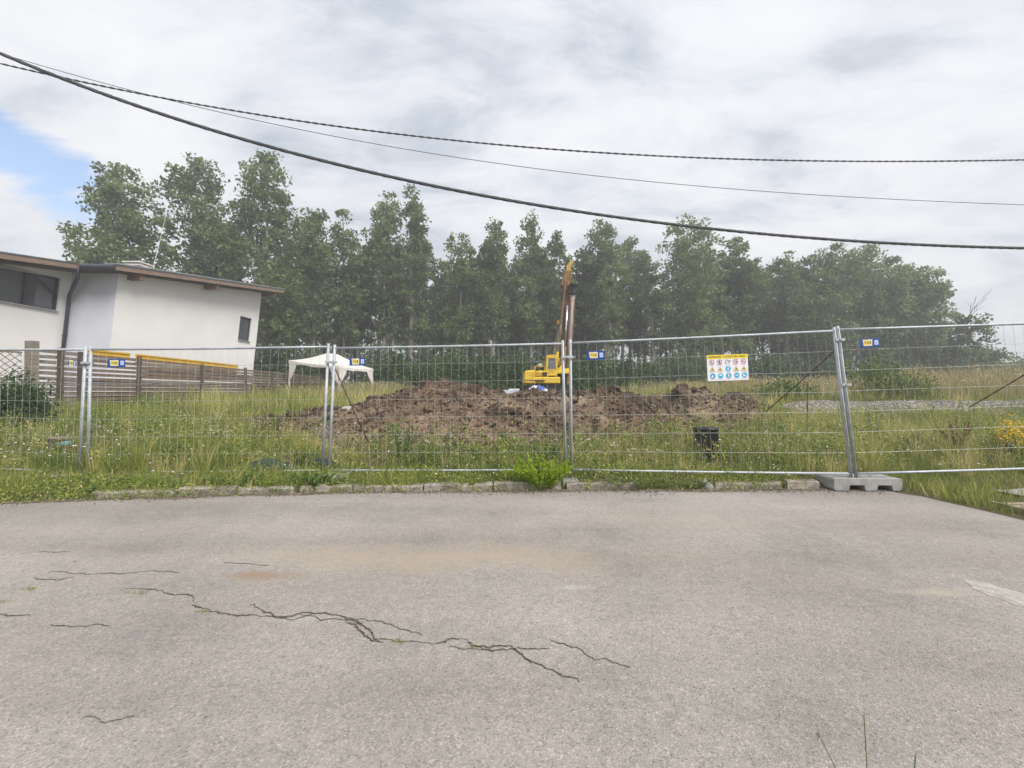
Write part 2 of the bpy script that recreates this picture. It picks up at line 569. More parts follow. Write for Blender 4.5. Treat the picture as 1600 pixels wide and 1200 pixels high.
    L(vo.outputs['Distance'], hsum.inputs[0]); L(noise(60, 5, .7), hsum.inputs[1])
    bp = N('ShaderNodeBump'); bp.inputs['Strength'].default_value = .4; bp.inputs['Distance'].default_value = .006
    L(hsum.outputs[0], bp.inputs['Height']); L(bp.outputs[0], b.inputs['Normal'])
    return m


def build_road():
    pts = []
    for X in np.arange(-60, 5.2, .12 if True else 1):
        pts.append((X, float(edge_y(X)) + float(fbm(X * 3.1, 0.3, 61, 3)) * .06 + .05, 0))
    for Y in np.arange(5.9, -60, -.14):
        pts.append((float(edge_x(Y)) + float(fbm(0.7, Y * 2.6, 63, 3)) * .08 - (.12 if Y > 5.7 else 0), Y, 0))
    pts.append((-60, -60, 0))
    me = bpy.data.meshes.new('road')
    bm = bmesh.new()
    f = bm.faces.new([bm.verts.new(p) for p in pts])
    if f.normal.z < 0: f.normal_flip()
    f.normal_update()
    if f.normal.z < 0: f.normal_flip()
    bmesh.ops.triangulate(bm, faces=[f])
    bm.to_mesh(me); bm.free()
    o = link('road', me, None, asphalt_material())
    return tag(o, kind='structure')


road = build_road()

M_crack = mat('crack dirt', (.10, .084, .067), .95, var=.6, scale=30, spec=.1)
M_lip = mat('broken asphalt lip', (.33, .31, .285), .95, var=.3, scale=70, spec=.1, bump=.6, bscale=120)


def ground_at(px, py):
    """where the sight line meets the road surface"""
    u, v = (px - 800) / F, (600 - py) / F
    dy = math.cos(PITCH) - v * math.sin(PITCH); dz = math.sin(PITCH) + v * math.cos(PITCH)
    k = -CAMH / dz
    return Vector((u * k, dy * k, 0))


def crack(pxs, width, seed, chips=True):
    rng = random.Random(seed)
    raw = [ground_at(*p) for p in pxs]
    pts = []
    for a, b in zip(raw[:-1], raw[1:]):
        n = max(2, int((b - a).length / .012))
        for i in range(n): pts.append(a.lerp(b, i / n))
    pts.append(raw[-1])
    n = len(pts)
    jit = [0.0]; walk = 0.0; ws = []
    for i in range(n): walk = walk * .82 + rng.uniform(-.0075, .0075); jit.append(float(fbm(i * .07, seed * 7.3, 300 + seed, 4)) * .06 + walk)
    vs, fs, vl, fl = [], [], [], []
    for i, p in enumerate(pts):
        d = (pts[min(i + 1, n - 1)] - pts[max(i - 1, 0)]).normalized()
        nrm = Vector((-d.y, d.x, 0))
        t = i / (n - 1)
        c = p + nrm * jit[i]
        env = min(1, t * 8, (1 - t) * 8)
        w = width * env * max(0, float(vnoise(i * .13, seed, 5)) * 1.7 - .36) * rng.uniform(.3, 1.7) * .21 + .0006
        ws.append(w)
        vs += [c + nrm * w + Vector((0, 0, .003)), c - nrm * w + Vector((0, 0, .003))]
        lw = w + .002 + .012 * env * float(vnoise(i * .3, seed + 9, 7)) * rng.random()
        vl += [c + nrm * (w * .9) + Vector((0, 0, .0052)), c + nrm * lw + Vector((0, 0, .0008))]
    for i in range(n - 1):
        if max(ws[i], ws[i + 1]) < .00045: continue
        fs.append((2 * i, 2 * i + 1, 2 * i + 3, 2 * i + 2)); fl.append((2 * i, 2 * i + 2, 2 * i + 3, 2 * i + 1))
    mb = MB(); mb.add(vs, fs, 0); mb.add(vl, fl, 1)
    return mb.build('asphalt_crack', [M_crack, M_lip], road)


crack([(195, 920), (258, 923), (296, 932), (305, 945), (330, 956), (372, 962), (400, 964), (440, 965), (470, 960), (510, 957), (540, 965), (562, 972), (575, 985), (588, 1000), (612, 1004), (640, 1003)], .026, 1)
crack([(390, 946), (412, 955), (438, 965), (462, 966), (492, 960)], .018, 2)
crack([(540, 974), (556, 978), (572, 990), (582, 1000), (600, 1003)], .034, 3)
crack([(640, 1002), (660, 1000), (676, 1005), (700, 998), (722, 1000), (738, 1010), (765, 1017), (800, 1011), (832, 1030), (855, 1041), (880, 1052), (905, 1068)], .024, 4)
crack([(730, 1005), (745, 1012), (768, 1022)], .012, 41)
crack([(75, 895), (140, 897), (205, 895), (240, 892), (282, 896)], .009, 5)
crack([(50, 903), (90, 906), (112, 904)], .007, 6)
crack([(350, 878), (380, 880), (420, 884)], .006, 7)
crack([(0, 960), (25, 962), (48, 962)], .01, 8)
crack([(80, 975), (120, 977), (150, 976), (168, 980)], .007, 9)
crack([(860, 1000), (900, 1010), (930, 1030), (955, 1035), (985, 1045)], .005, 10)
crack([(130, 1122), (155, 1126), (165, 1130), (185, 1123), (212, 1118)], .005, 11)
crack([(700, 1012), (730, 1013), (800, 1013), (860, 1013)], .008, 12)
crack([(60, 863), (90, 863), (110, 862)], .005, 13)
crack([(465, 960), (500, 970), (560, 968), (610, 975), (660, 993)], .007, 15)

# worn white paint at the right
mp_ = MB()
M_paint = mat('worn road paint', (.26, .24, .22), .85, scale=14, col2=(.40, .38, .35), lo=.38, hi=.62, detail=9)
pp = [ground_at(*q) for q in ((1503, 904), (1532, 908), (1570, 920), (1640, 940), (1700, 962), (1690, 985), (1640, 962), (1590, 946), (1550, 931), (1522, 920), (1508, 910))]
ragged = []
for i, (a, b) in enumerate(zip(pp, pp[1:] + pp[:1])):
    m_ = max(2, int((b - a).length / .018))
    for k in range(m_):
        q = a.lerp(b, k / m_); ragged.append(q + Vector((float(fbm(q.x * 14, q.y * 14, 401, 3)) * .05, float(fbm(q.x * 14, q.y * 14, 407, 3)) * .05, .0018)))
mp_.add(ragged, [tuple(range(len(ragged)))[::-1]])
tag(mp_.build('road_marking', M_paint, road), 'worn off-white strip of paint on the asphalt')

# loose grit along the road edge and over the asphalt
M_grit = mat('grit', (.26, .24, .21), .9, scale=9, col2=(.5, .47, .43), lo=.3, hi=.7)


def pebbles(name, C, r, rng, m, parent=None, flat=.6):
    """low-poly stones (octahedra with jitter), one mesh"""
    n = len(C)
    D = np.array([[1, 0, 0], [0, 1, 0], [-1, 0, 0], [0, -1, 0], [0, 0, 1], [0, 0, -1]], float)
    V = D[None] * (r[:, None, None] * rng.uniform(.6, 1.3, (n, 6, 1)))
    V[:, :, 2] *= flat
    a = rng.uniform(0, 6.28, n); c, s = np.cos(a)[:, None], np.sin(a)[:, None]
    x, y = V[:, :, 0] * c - V[:, :, 1] * s, V[:, :, 0] * s + V[:, :, 1] * c
    V = np.stack([x, y, V[:, :, 2]], -1) + rng.normal(size=(n, 6, 3)) * (r * .15)[:, None, None] + C[:, None, :]
    Fo = np.array([[0, 1, 4], [1, 2, 4], [2, 3, 4], [3, 0, 4], [1, 0, 5], [2, 1, 5], [3, 2, 5], [0, 3, 5]])
    Ft = (np.arange(n)[:, None, None] * 6 + Fo[None]).reshape(-1, 3)
    return link(name, np_mesh(name, V.reshape(-1, 3), Ft, m, tint=np.repeat(rng.uniform(0, 1, n), 6)), parent)


n = 900
xx = RNG.uniform(-6.5, 5.2, n)
yy = edge_y(xx) - np.abs(RNG.normal(size=n)) * .22
o = pebbles('loose_grit', np.stack([xx, yy, np.full(n, .004)], 1), RNG.uniform(.004, .013, n), RNG, M_grit)
tag(o, 'loose grey grit strewn along the asphalt edge', 'grit', kind='stuff')
n = 420
yy = RNG.uniform(1.5, 5.5, n); xx = RNG.uniform(-1.25, 1.25, n) * yy
o = pebbles('scattered_grit', np.stack([xx, yy, np.full(n, .002)], 1), RNG.uniform(.002, .006, n), RNG, mat('dark grit', (.09, .085, .08), .9, scale=5, col2=(.42, .4, .37)))
tag(o, 'tiny dark crumbs scattered over the asphalt', 'grit', kind='stuff')

M_dirt = mat('gutter dirt', (.10, .08, .058), .95, scale=6, col2=(.22, .18, .135), bump=.8, bscale=40)
vs, fs = [], []
for i, X in enumerate(np.arange(-9, 5.3, .03)):
    y1 = float(edge_y(X)) + .05; w = max(.0, .05 + .16 * float(fbm(X * 1.4, .2, 121, 4)) * 2 + .05 * float(fbm(X * 9, .4, 125, 2))) + .004
    vs += [(X, y1, .012), (X, y1 - .05 - w * .5, .012), (X, y1 - .05 - w, .003)]
for i in range(len(vs) // 3 - 1):
    for q in (0, 1): fs.append((i * 3 + q, i * 3 + q + 1, i * 3 + q + 4, i * 3 + q + 3))
MB().add(vs, fs).build('gutter_dirt', M_dirt, road)
n = 3000
xx = RNG.uniform(-8, 5.2, n); yy = edge_y(xx) - np.abs(RNG.normal(size=n)) * .09 * (.4 + 1.4 * vnoise(xx * 1.1, xx * 0, 128)) + .03
o = pebbles('dirt_crumbs', np.stack([xx, yy, np.full(n, .012)], 1), RNG.uniform(.003, .012, n), RNG, M_dirt)
tag(o, 'brown dirt crumbs lying in the gutter along the kerb', 'dirt', kind='stuff')

# ------------------------------------------------------------------ kerb
M_kerb = mat('old kerb concrete', (.17, .145, .115), .95, scale=7, col2=(.36, .325, .285), bump=.8, bscale=35)
kerb = thing('kerb', None, None)
tag(kerb, kind='structure')
for k in ('label', 'category'):
    if k in kerb: del kerb[k]
x = -5.35
rk = random.Random(5)
while x < 4.25:
    Ln = rk.choice([.48, .55, .7, .95, 1.0])
    x1 = min(x + Ln, 4.3)
    if not (1.55 < (x + x1) / 2 < 2.6):
        ya, yb = float(edge_y(x)) + .012, float(edge_y(x1)) + .012
        hz = .105 + rk.uniform(-.02, .02)
        tl = rk.uniform(-.012, .012)
        dy = rk.uniform(-.01, .012)
        mb = MB()
        nseg = 5
        vs, fs = [], []
        for i in range(nseg + 1):
            t = i / nseg
            px_ = x + .012 + (x1 - x - .024) * t
            py_ = ya + (yb - ya) * t + dy
            j = lambda a: rk.uniform(-a, a)
            zt = hz + tl * (t - .5) + j(.008)
            ch = .012 + rk.random() * .02
            vs += [(px_, py_ + j(.006), -.05), (px_, py_ + j(.008), zt - ch), (px_, py_ + ch + j(.006), zt), (px_, py_ + .13 + j(.006), zt + j(.005)), (px_, py_ + .14, -.05)]
        for i in range(nseg):
            for q in range(5):
                a, b = i * 5 + q, i * 5 + (q + 1) % 5
                fs.append((a, b, b + 5, a + 5))
        fs += [(0, 1, 2, 3, 4), tuple(nseg * 5 + q for q in (4, 3, 2, 1, 0))]
        mb.add(vs, fs)
        mb.build('kerb_stone', M_kerb, kerb)
    x = x1 + rk.choice([.0, .0, .015, .06])

# ------------------------------------------------------------------ soil heap
def heap_material():
    m, nt, b = nodes_of('dug soil')
    N, L = nt.nodes.new, nt.links.new
    setp(b, rough=.95, spec=.12)
    tc = N('ShaderNodeTexCoord')
    n = N('ShaderNodeTexNoise'); L(tc.outputs['Object'], n.inputs['Vector']); n.inputs['Scale'].default_value = .7; n.inputs['Detail'].default_value = 12; n.inputs['Roughness'].default_value = .72
    r = N('ShaderNodeValToRGB'); L(n.outputs['Fac'], r.inputs[0]); e = r.color_ramp.elements
    e[0].position, e[0].color = .33, (.050, .036, .027, 1); e[1].position, e[1].color = .68, (.31, .225, .158, 1)
    k = e.new(.5); k.color = (.14, .095, .067, 1)
    nd = N('ShaderNodeTexNoise'); L(tc.outputs['Object'], nd.inputs['Vector']); nd.inputs['Scale'].default_value = .45; nd.inputs['Detail'].default_value = 7; nd.inputs['Roughness'].default_value = .68
    rd_ = N('ShaderNodeValToRGB'); L(nd.outputs['Fac'], rd_.inputs[0]); rd_.color_ramp.elements[0].position = .50; rd_.color_ramp.elements[1].position = .66
    mxd = N('ShaderNodeMix'); mxd.data_type = 'RGBA'; L(rd_.outputs[0], mxd.inputs[0]); L(r.outputs[0], mxd.inputs[6]); mxd.inputs[7].default_value = (.33, .255, .175, 1)
    L(mxd.outputs[2], b.inputs['Base Color'])
    n2 = N('ShaderNodeTexNoise'); L(tc.outputs['Object'], n2.inputs['Vector']); n2.inputs['Scale'].default_value = 16; n2.inputs['Detail'].default_value = 8
    bp = N('ShaderNodeBump'); bp.inputs['Strength'].default_value = 1.0; bp.inputs['Distance'].default_value = .12
    L(n2.outputs['Fac'], bp.inputs['Height']); L(bp.outputs[0], b.inputs['Normal'])
    return m


M_soil = heap_material()


def heap_z(X, Y):
    h = mound(X, Y)
    return G(X, Y) + np.where(h > .015, h, -.08)


heap = link('soil_heap', grid_mesh('soil_heap', np.arange(-10.5, 11, .07), np.concatenate([np.arange(7.2, 15.6, .055), np.arange(15.6, 27, .25)]), heap_z, M_soil))
tag(heap, 'long heap of freshly dug brown soil behind the mesh fence', 'soil heap')


def clod_mesh(seed):
    rng = random.Random(seed)
    bm = bmesh.new()
    bmesh.ops.create_icosphere(bm, subdivisions=1, radius=1)
    for v in bm.verts: v.co *= rng.uniform(.68, 1.22)
    for v in bm.verts: v.co.z *= .72
    me = bpy.data.meshes.new('clod'); bm.to_mesh(me); bm.free()
    me.materials.append(M_soil)
    return me


clods = [clod_mesh(i) for i in range(9)]
cnt = 0
rc = random.Random(77)
while cnt < 300:
    X, Y = rc.uniform(-9, 9.3), rc.uniform(8.0, 15.5)
    if rc.random() < .5: Y = rc.uniform(12.9, 15.2)
    h = float(mound(X, Y))
    if h < .12: continue
    s = rc.uniform(.06, .20) * (1.7 if Y > 12.8 else .8)
    o = link('clod', clods[cnt % 9], heap)
    o.location = (X, Y, float(G(X, Y)) + h + s * .18)
    o.rotation_euler = (rc.uniform(-.6, .6), rc.uniform(-.6, .6), rc.uniform(0, 6.28))
    o.scale = (s * rc.uniform(.8, 1.5), s, s * rc.uniform(.7, 1.1))
    cnt += 1
n = 26000
X = RNG.uniform(-10, 10, n); Y = 7.6 + 8.2 * RNG.uniform(0, 1, n)
h = mound(X, Y)
k = h > .06
Cc = np.stack([X[k], Y[k], G(X[k], Y[k]) + h[k] + .005], 1)
o = pebbles('soil_crumbs', Cc, RNG.gamma(2.0, .014, len(Cc)) + .012, RNG, M_soil, heap, .8)
tag(o, kind='stuff')

n = 900
X = RNG.uniform(-7, 9, n); Y = RNG.uniform(8, 15, n); h = mound(X, Y); k = h > .1
Cc = np.stack([X[k], Y[k], G(X[k], Y[k]) + h[k] + .012], 1)
tag(pebbles('pale_stones', Cc, RNG.uniform(.015, .04, len(Cc)), RNG, mat('pale stones', (.28, .25, .21), .9, scale=3, col2=(.45, .41, .36)), heap, .7), kind='stuff')

# ------------------------------------------------------------------ gravel bank, path and drain on the right
M_gravel = mat('grey gravel', (.20, .185, .17), .95, scale=18, col2=(.36, .34, .315), bump=1.0, bscale=25)
xs = np.arange(8.6, 30, .12); ys = np.arange(13.2, 15.4, .1)


def bank(X, Y):
    w = fbm(X * .8, Y * .0 + .3, 91, 3) * .4
    t = np.clip((Y - 13.45 - w) / .75, 0, 1)
    b_ = np.clip((15.3 - Y) / .4, 0, 1)
    e = np.clip((X - 8.7) / 1.2, 0, 1)
    return G(X, Y) - .1 + e * (.10 + .16 * t * b_ * (1 - .35 * np.clip((Y - 14.2) / 1., 0, 1)) + fbm(X * 3, Y * 3, 95, 3) * .10)


gb = link('gravel_bank', grid_mesh('gravel_bank', xs, ys, bank, M_gravel)); tag(gb, kind='structure')
n = 4200
X = RNG.uniform(9.2, 21, n); Y = RNG.uniform(13.4, 14.6, n)
o = pebbles('gravel', np.stack([X, Y, bank(X, Y) + .01], 1), RNG.uniform(.015, .05, n), RNG, M_gravel, gb); tag(o, kind='stuff')

xs = np.arange(6.35, 11, .1); ys = np.arange(5.05, 5.75, .08)
gp = link('path', grid_mesh('path', xs, ys, lambda X, Y: G(X, Y) + .03 + fbm(X * 4, Y * 4, 99, 3) * .04, M_gravel)); tag(gp, kind='structure')

M_rust_grate = mat('rusty iron grate', (.19, .15, .10), .8, scale=14, col2=(.34, .29, .20), bump=.5)
gt = thing('drain_grate', 'earth-filled ribbed drain grate beside the asphalt corner at the right edge', 'drain grate', (5.72, 4.62, .06))
MB().box((-.05, -.42, -.1), (.95, .42, -.03)).build('sump', M_ground, gt)
for i in range(8):
    y = -.38 + i * .105
    MB().beam((-.05, y, 0), (.95, y + .03, 0.005), .055, .045).build('bar', M_rust_grate, gt, bevel=.008)
MB().box((-.09, -.46, -.1), (-.05, .46, .02)).build('frame', M_rust_grate, gt)

# ------------------------------------------------------------------ house
M_render = mat('off-white render', (.82, .81, .80), .9, var=.035, scale=.7, spec=.2, bump=.12, bscale=60)
M_render_g = mat('shade-painted render', (.55, .57, .63), .9, var=.035, scale=.8, spec=.2, bump=.12, bscale=60)  # the camera-facing wall's shaded tone is put into this colour
M_rooftop = mat('roof sheet', (.09, .09, .095), .6, var=.25, scale=3)
M_fascia = mat('weathered larch', (.15, .105, .085), .75, scale=4, col2=(.29, .20, .155), stretch=(8, .6, 8))
M_soffit = mat('whitewashed soffit', (.50, .44, .39), .8, var=.12, scale=3, stretch=(8, .6, 8))
M_anth = mat('anthracite metal', (.055, .065, .085), .45, metal=.3, var=.2, scale=5, spec=.5)


def glass_material(name, col):
    m, nt, b = nodes_of(name)
    N, L = nt.nodes.new, nt.links.new
    tc = N('ShaderNodeTexCoord'); n = N('ShaderNodeTexNoise'); L(tc.outputs['Object'], n.inputs[0]); n.inputs['Scale'].default_value = 1.3
    r = N('ShaderNodeValToRGB'); L(n.outputs['Fac'], r.inputs[0])
    r.color_ramp.elements[0].color = (*[c * .6 for c in col], 1); r.color_ramp.elements[1].color = (*col, 1)
    L(r.outputs[0], b.inputs['Base Color'])
    setp(b, rough=.04, spec=1.0, ior=1.6)
    return m


M_glass = glass_material('window glass', (.035, .04, .045))
house = thing('house', 'white rendered house with one low sloping roof and wooden eaves', 'house', (-18, 20, .7))
HO = Vector((-18, 20, .7))
LEAN = .10


def H(X, Y, Z):
    """house point; the walls lean as they stand in the photograph"""
    return Vector((X + LEAN * (Z - CAMH), Y, Z)) - HO


def roofz(Y): return 6.0 + .145 * (Y - 14.4)


def wallquad(mb, a, b, z0, top, t=.25, n=None):
    """wall slab from plan point a to b, top follows the roof underside"""
    vs = [H(*a, z0), H(*b, z0), H(*b, top(b[1])), H(*a, top(a[1]))]
    mb.prism(vs, n, -t)


def wall_with_hole(mb, a, b, z0, top, hole, n, t=.28):
    """wall strip from a to b with an opening: hole=(s0,s1,za0,za1) with s the fraction along"""
    s0, s1, h0, h1 = hole
    pt = lambda s: (a[0] + (b[0] - a[0]) * s, a[1] + (b[1] - a[1]) * s)
    A, B, C_, D = a, pt(s0), pt(s1), b
    def sl(p, q, zp0, zq0, zp1, zq1):
        mb.prism([H(*p, zp0), H(*q, zq0), H(*q, zq1), H(*p, zp1)], n, -t)
    if s0 > 0: sl(A, B, z0, z0, top(A[1]), top(B[1]))
    if s1 < 1: sl(C_, D, z0, z0, top(C_[1]), top(D[1]))
    sl(B, C_, z0, z0, h0, h0)
    sl(B, C_, h1, h1, top(B[1]), top(C_[1]))
    return B, C_


und = lambda Y: roofz(Y) - .22
mb = MB()
Bq, Cq = wall_with_hole(mb, (-18.35, 10.0), (-18.35, 17.35), .3, und, ((12.4 - 10) / 7.35, (16.95 - 10) / 7.35, 4.56, 5.86), (1, 0, 0))
mb.build('wall', M_render, house)
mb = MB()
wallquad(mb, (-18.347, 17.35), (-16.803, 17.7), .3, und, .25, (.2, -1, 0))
tag(mb.build('wall', M_render_g, house), 'rendered wall between the two white walls, its shade painted blue-grey')
mb = MB()
wb0, wb1 = (-16.8, 17.7), (-16.45, 27.0)
Bs, Cs = wall_with_hole(mb, wb0, wb1, .3, und, ((25.3 - 17.7) / 9.3, (26.35 - 17.7) / 9.3, 4.45, 5.85), (1, -.04, 0))
mb.build('wall', M_render, house)
mb = MB(); wallquad(mb, (-16.75, 26.99), (-26, 26.99), .3, und, .25, (0, 1, 0)); mb.build('wall', M_render, house)
mb = MB(); wallquad(mb, (-26, 10), (-18.62, 10), .3, und, .25, (0, -1, 0)); mb.build('wall', M_render, house)


M_glass2 = glass_material('window glass with painted reflection', (.17, .18, .19))  # a pale reflection put into the pane colour
M_glass3 = glass_material('window glass over grey blind', (.11, .115, .13))


def framed_window(a, b, z0, z1, nmull, panes, inset=.10):
    w = MB()
    def pt(s, z, d=inset): 
        q = H(a[0] + (b[0] - a[0]) * s, a[1] + (b[1] - a[1]) * s, z); q.x -= d; return q
    L_ = math.hypot(b[0] - a[0], b[1] - a[1])
    fw = .07
    w.beam(pt(0, z0 + fw / 2), pt(1, z0 + fw / 2), .08, fw); w.beam(pt(0, z1 - fw / 2), pt(1, z1 - fw / 2), .08, fw)
    for s in (0, 1): 
        s2 = s + (fw / 2 / L_) * (1 if s == 0 else -1)
        w.beam(pt(s2, z0 + fw), pt(s2, z1 - fw), .08, fw, up=(1, 0, 0))
    for k in range(nmull):
        s = (k + 1) / (nmull + 1)
        w.beam(pt(s, z0 + fw), pt(s, z1 - fw), .085, .14, up=(1, 0, 0))
    wo = w.build('window', M_anth, house)
    for k in range(nmull + 1):
        sa, sb = k / (nmull + 1), (k + 1) / (nmull + 1)
        g = MB(); g.add([pt(sa, z0 + .02, inset + .02), pt(sb, z0 + .02, inset + .02), pt(sb, z1 - .02, inset + .02), pt(sa, z1 - .02, inset + .02)], [(0, 1, 2, 3)])
        g.build('pane', panes[k], wo)
    s_ = MB(); s_.beam(pt(-.0, z0 - .02, -.03), pt(1.0, z0 - .02, -.03), .12, .035); s_.build('sill', mat('sill sheet', (.5, .5, .5), .4, .5), wo)
    return wo


framed_window(Bq, Cq, 4.56, 5.86, 3, [M_glass, M_glass, M_glass2, M_glass3])
framed_window(Bs, Cs, 4.45, 5.85, 0, [M_glass3])
# dark sheet painted as the dim room behind the panes; no real curtain
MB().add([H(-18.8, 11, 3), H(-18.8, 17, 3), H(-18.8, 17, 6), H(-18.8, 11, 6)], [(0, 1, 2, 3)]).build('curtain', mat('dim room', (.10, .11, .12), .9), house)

plan = [(-17.5, 9.3), (-17.42, 16.75), (-16.22, 16.95), (-15.45, 27.75), (-27, 27.75), (-27, 9.3)]
lean = lambda X, Y, dz: H(X, Y, roofz(Y) + dz)
rf = MB(); rf.prism([lean(x, y, 0) for x, y in plan], (0, -.145, 1), .06)
roof = rf.build('roof', M_rooftop, house)
rf = MB(); rf.prism([lean(x - .02, y + .02 * (y < 20) - .02 * (y > 20), -.05) for x, y in plan], (0, -.145, 1), .045); rf.build('roof_boarding', M_soffit, roof)
for a, b, w in ((plan[0], plan[1], .05), (plan[1], plan[2], .05), (plan[2], plan[3], .05), (plan[3], plan[4], .05)):
    fb = MB(); fb.beam(lean(a[0] - .03, a[1], -.10), lean(b[0] - .03, b[1], -.10), w, .15); fb.build('fascia', M_fascia, roof)
for Y in (18.2, 22.4, 27.1):
    s = (Y - 16.95) / (27.75 - 16.95)
    xe = -16.22 + (15.45 - 16.22) * -s
    bb = MB(); bb.beam(lean(xe - 1.3, Y, -.30), lean(xe - .12, Y, -.30), .24 if Y < 27 else .14, .26); bb.build('beam_end', M_fascia, roof)
# ridge strips of the roof sheet along the verge
for dx in (0, .22, .44):
    st = MB(); st.beam(lean(plan[2][0] - .02 - dx, plan[2][1], .09), lean(plan[3][0] - .02 - dx, plan[3][1], .09), .05, .05); st.build('roof_seam', mat('pale zinc seam', (.30, .31, .33), .5, .3), roof)
gu = MB()
gu.tube([lean(plan[1][0] + .06, plan[1][1] - .07, -.06), lean(plan[2][0] + .02, plan[2][1] - .09, -.06)], .09, 10)
gu.build('gutter', M_anth, house)
dp = MB()
dp.tube([lean(-17.42, 16.66, -.1), lean(-17.55, 16.8, -.5), H(-18.16, 17.15, 5.2), H(-18.18, 17.18, 4.7), H(-18.2, 17.2, .6)], .065, 10)
dpo = dp.build('downpipe', M_anth, house, smooth=True)
for z in (2.2, 3.6):
    c = MB(); c.tube([H(-18.19, 17.19, z), H(-18.19, 17.19, z + .06)], .085, 10); c.build('pipe_bracket', M_anth, dpo)
ch = MB()
for z0, z1, w in ((-.3, .35, .36), (.35, .42, .44), (.5, .56, .42)):
    q = lean(-18.1, 20.0, z0); ch.box((q.x - w, q.y - w, q.z), (q.x + w, q.y + w, q.z + z1 - z0))
for sx in (-.25, .25):
    q = lean(-18.1, 20.0, .42); ch.box((q.x + sx - .05, q.y - .2, q.z), (q.x + sx + .05, q.y + .2, q.z + .08))
ch.build('chimney', mat('chimney render', (.62, .58, .54), .9), house)
an = MB(); an.tube([lean(-17.7, 20.3, 0), lean(-17.3, 20.3, 3.2)], [.018, .008], 6); an.build('antenna', mat('pale fibre rod', (.62, .64, .64), .5), house)

# ------------------------------------------------------------------ wooden slat fence, trellis, timber
M_slat = mat('weathered brown slat', (.125, .088, .066), .9, scale=3, col2=(.26, .195, .15), stretch=(6, .5, 9), bump=.4, bscale=30)
M_slat2 = mat('greyed slat', (.17, .142, .12), .9, scale=3, col2=(.31, .265, .225), stretch=(6, .5, 9), bump=.4, bscale=30)
M_post = mat('dark fence post', (.065, .05, .042), .9, scale=4, col2=(.13, .105, .09), stretch=(9, 9, .8), bump=.4)


def fline(Y): return -13.1 - (Y - 12) * .1


wf = thing('wooden_fence', 'weathered brown horizontal slat fence running back in front of the house', 'fence', (fline(11.55), 11.55, .5))
WO = Vector(wf.location)
FY = [11.6, 12.4, 13.05, 15.35, 19.0, 22.7, 25.8, 30.0, 34.2]
rs = random.Random(3)
for i, Y in enumerate(FY):
    z0 = float(G(fline(Y), Y)) - .1
    t = 2.58 + (.16 if i == 0 else .05 * (i % 2))
    w = .2 if i == 0 else .11
    mb = MB(); mb.beam(Vector((fline(Y) + .07, Y, z0)) - WO, Vector((fline(Y) + .07 + rs.uniform(-.03, .03), Y, t)) - WO, w, w, up=(0, 1, 0))
    mb.build('post', M_post if i else M_slat2, wf, bevel=.008)
for i in range(len(FY) - 1):
    Ya, Yb = FY[i] + .03, FY[i + 1] - .03
    zb = float(G(fline(Ya), Ya)) + .05
    z = 2.50
    off = .0 if i % 2 else -.02
    while z > zb:
        mb = MB()
        j = lambda a=.012: rs.uniform(-a, a)
        mb.beam(Vector((fline(Ya) + off + j(), Ya, z + j())) - WO, Vector((fline(Yb) + off + j(), Yb, z + j())) - WO, .024, .098 + j(.008))
        mb.build('slat', M_slat2 if (i < 2 or rs.random() < .2) else M_slat, wf)
        z -= .152
# trellis left of the tall post
tr = thing('trellis', 'brown diagonal lattice trellis at the left edge beside the white wall', 'trellis', (-13.2, 11.2, .6))
TO = Vector(tr.location)
ta, tb = P(-60, 552, 10.6), P(34, 552, 11.5)
tz0, tz1 = 1.25, 2.42
Lt = (tb - ta).length
dirx = Vector((tb.x - ta.x, tb.y - ta.y, 0)).normalized()
for sgn in (1, -1):
    k = -2.0
    while k < Lt + 2:
        # line s = k + sgn*(z - tz0), clipped to the rectangle
        s0, s1 = k, k + sgn * (tz1 - tz0)
        lo, hi = 0.0, 1.0
        ds = s1 - s0
        for bound, side in ((0, 1), (Lt, -1)):
            tt = (bound - s0) / ds
            if (ds > 0) == (side > 0): lo = max(lo, tt)
            else: hi = min(hi, tt)
        if hi - lo > .05:
            f = lambda t: Vector((ta.x, ta.y, tz0)) + dirx * (s0 + ds * t) + Vector((0, 0, (tz1 - tz0) * t)) + Vector((.012 * sgn, -.012 * sgn, 0)) - TO
            MB().beam(f(lo), f(hi), .012, .035, up=dirx.cross(Vector((0, 0, 1)))).build('lath', M_slat, tr)
        k += .17
for z in (tz0, tz1):
    MB().beam(Vector((ta.x, ta.y, z)) - TO, Vector((tb.x, tb.y, z)) - TO, .03, .045).build('rail', M_slat, tr)

M_yel = mat('yellow formwork beam', (.62, .36, .02), .6, scale=3, col2=(.72, .46, .05))
M_fresh = mat('fresh sawn plank', (.52, .38, .22), .8, scale=3, col2=(.66, .52, .36), stretch=(6, .5, 6))
M_white = mat('white painted board', (.70, .69, .68), .6, var=.08)
ybeams = [(13.5, 15.2, 2.60, 'shorter'), (15.5, 22.3, 2.62, 'longer')]
for a, b, z, w in ybeams:
    o = thing('formwork_beam', f'{w} of the two yellow timber beams lying along the fence top', 'beam', (fline(a) - .16, a, z), 0, 'yellow beams on the fence')
    q = Vector((fline(b) - .16, b, z + .02)) - Vector(o.location)
    MB().beam((0, 0, 0), q, .03, .12).build('web', M_yel, o)
    for dz in (-.085, .085):
        MB().beam((0, 0, dz), q + Vector((0, 0, dz)), .08, .05).build('flange', M_yel, o)
pl = [(15.6, 22.4, 2.42, M_fresh, 'top fresh tan plank seen through the upper gap of the slat fence'), (15.8, 22.2, 2.27, M_fresh, 'second fresh tan plank down behind the slat fence'),
      (15.9, 26.6, 2.12, M_white, 'long white board behind the slat fence'), (16.0, 24.8, 1.97, M_fresh, 'lowest fresh tan plank behind the slat fence'),
      (13.1, 14.6, 2.42, M_white, 'short white board behind the fence near the mesh panel joint')]
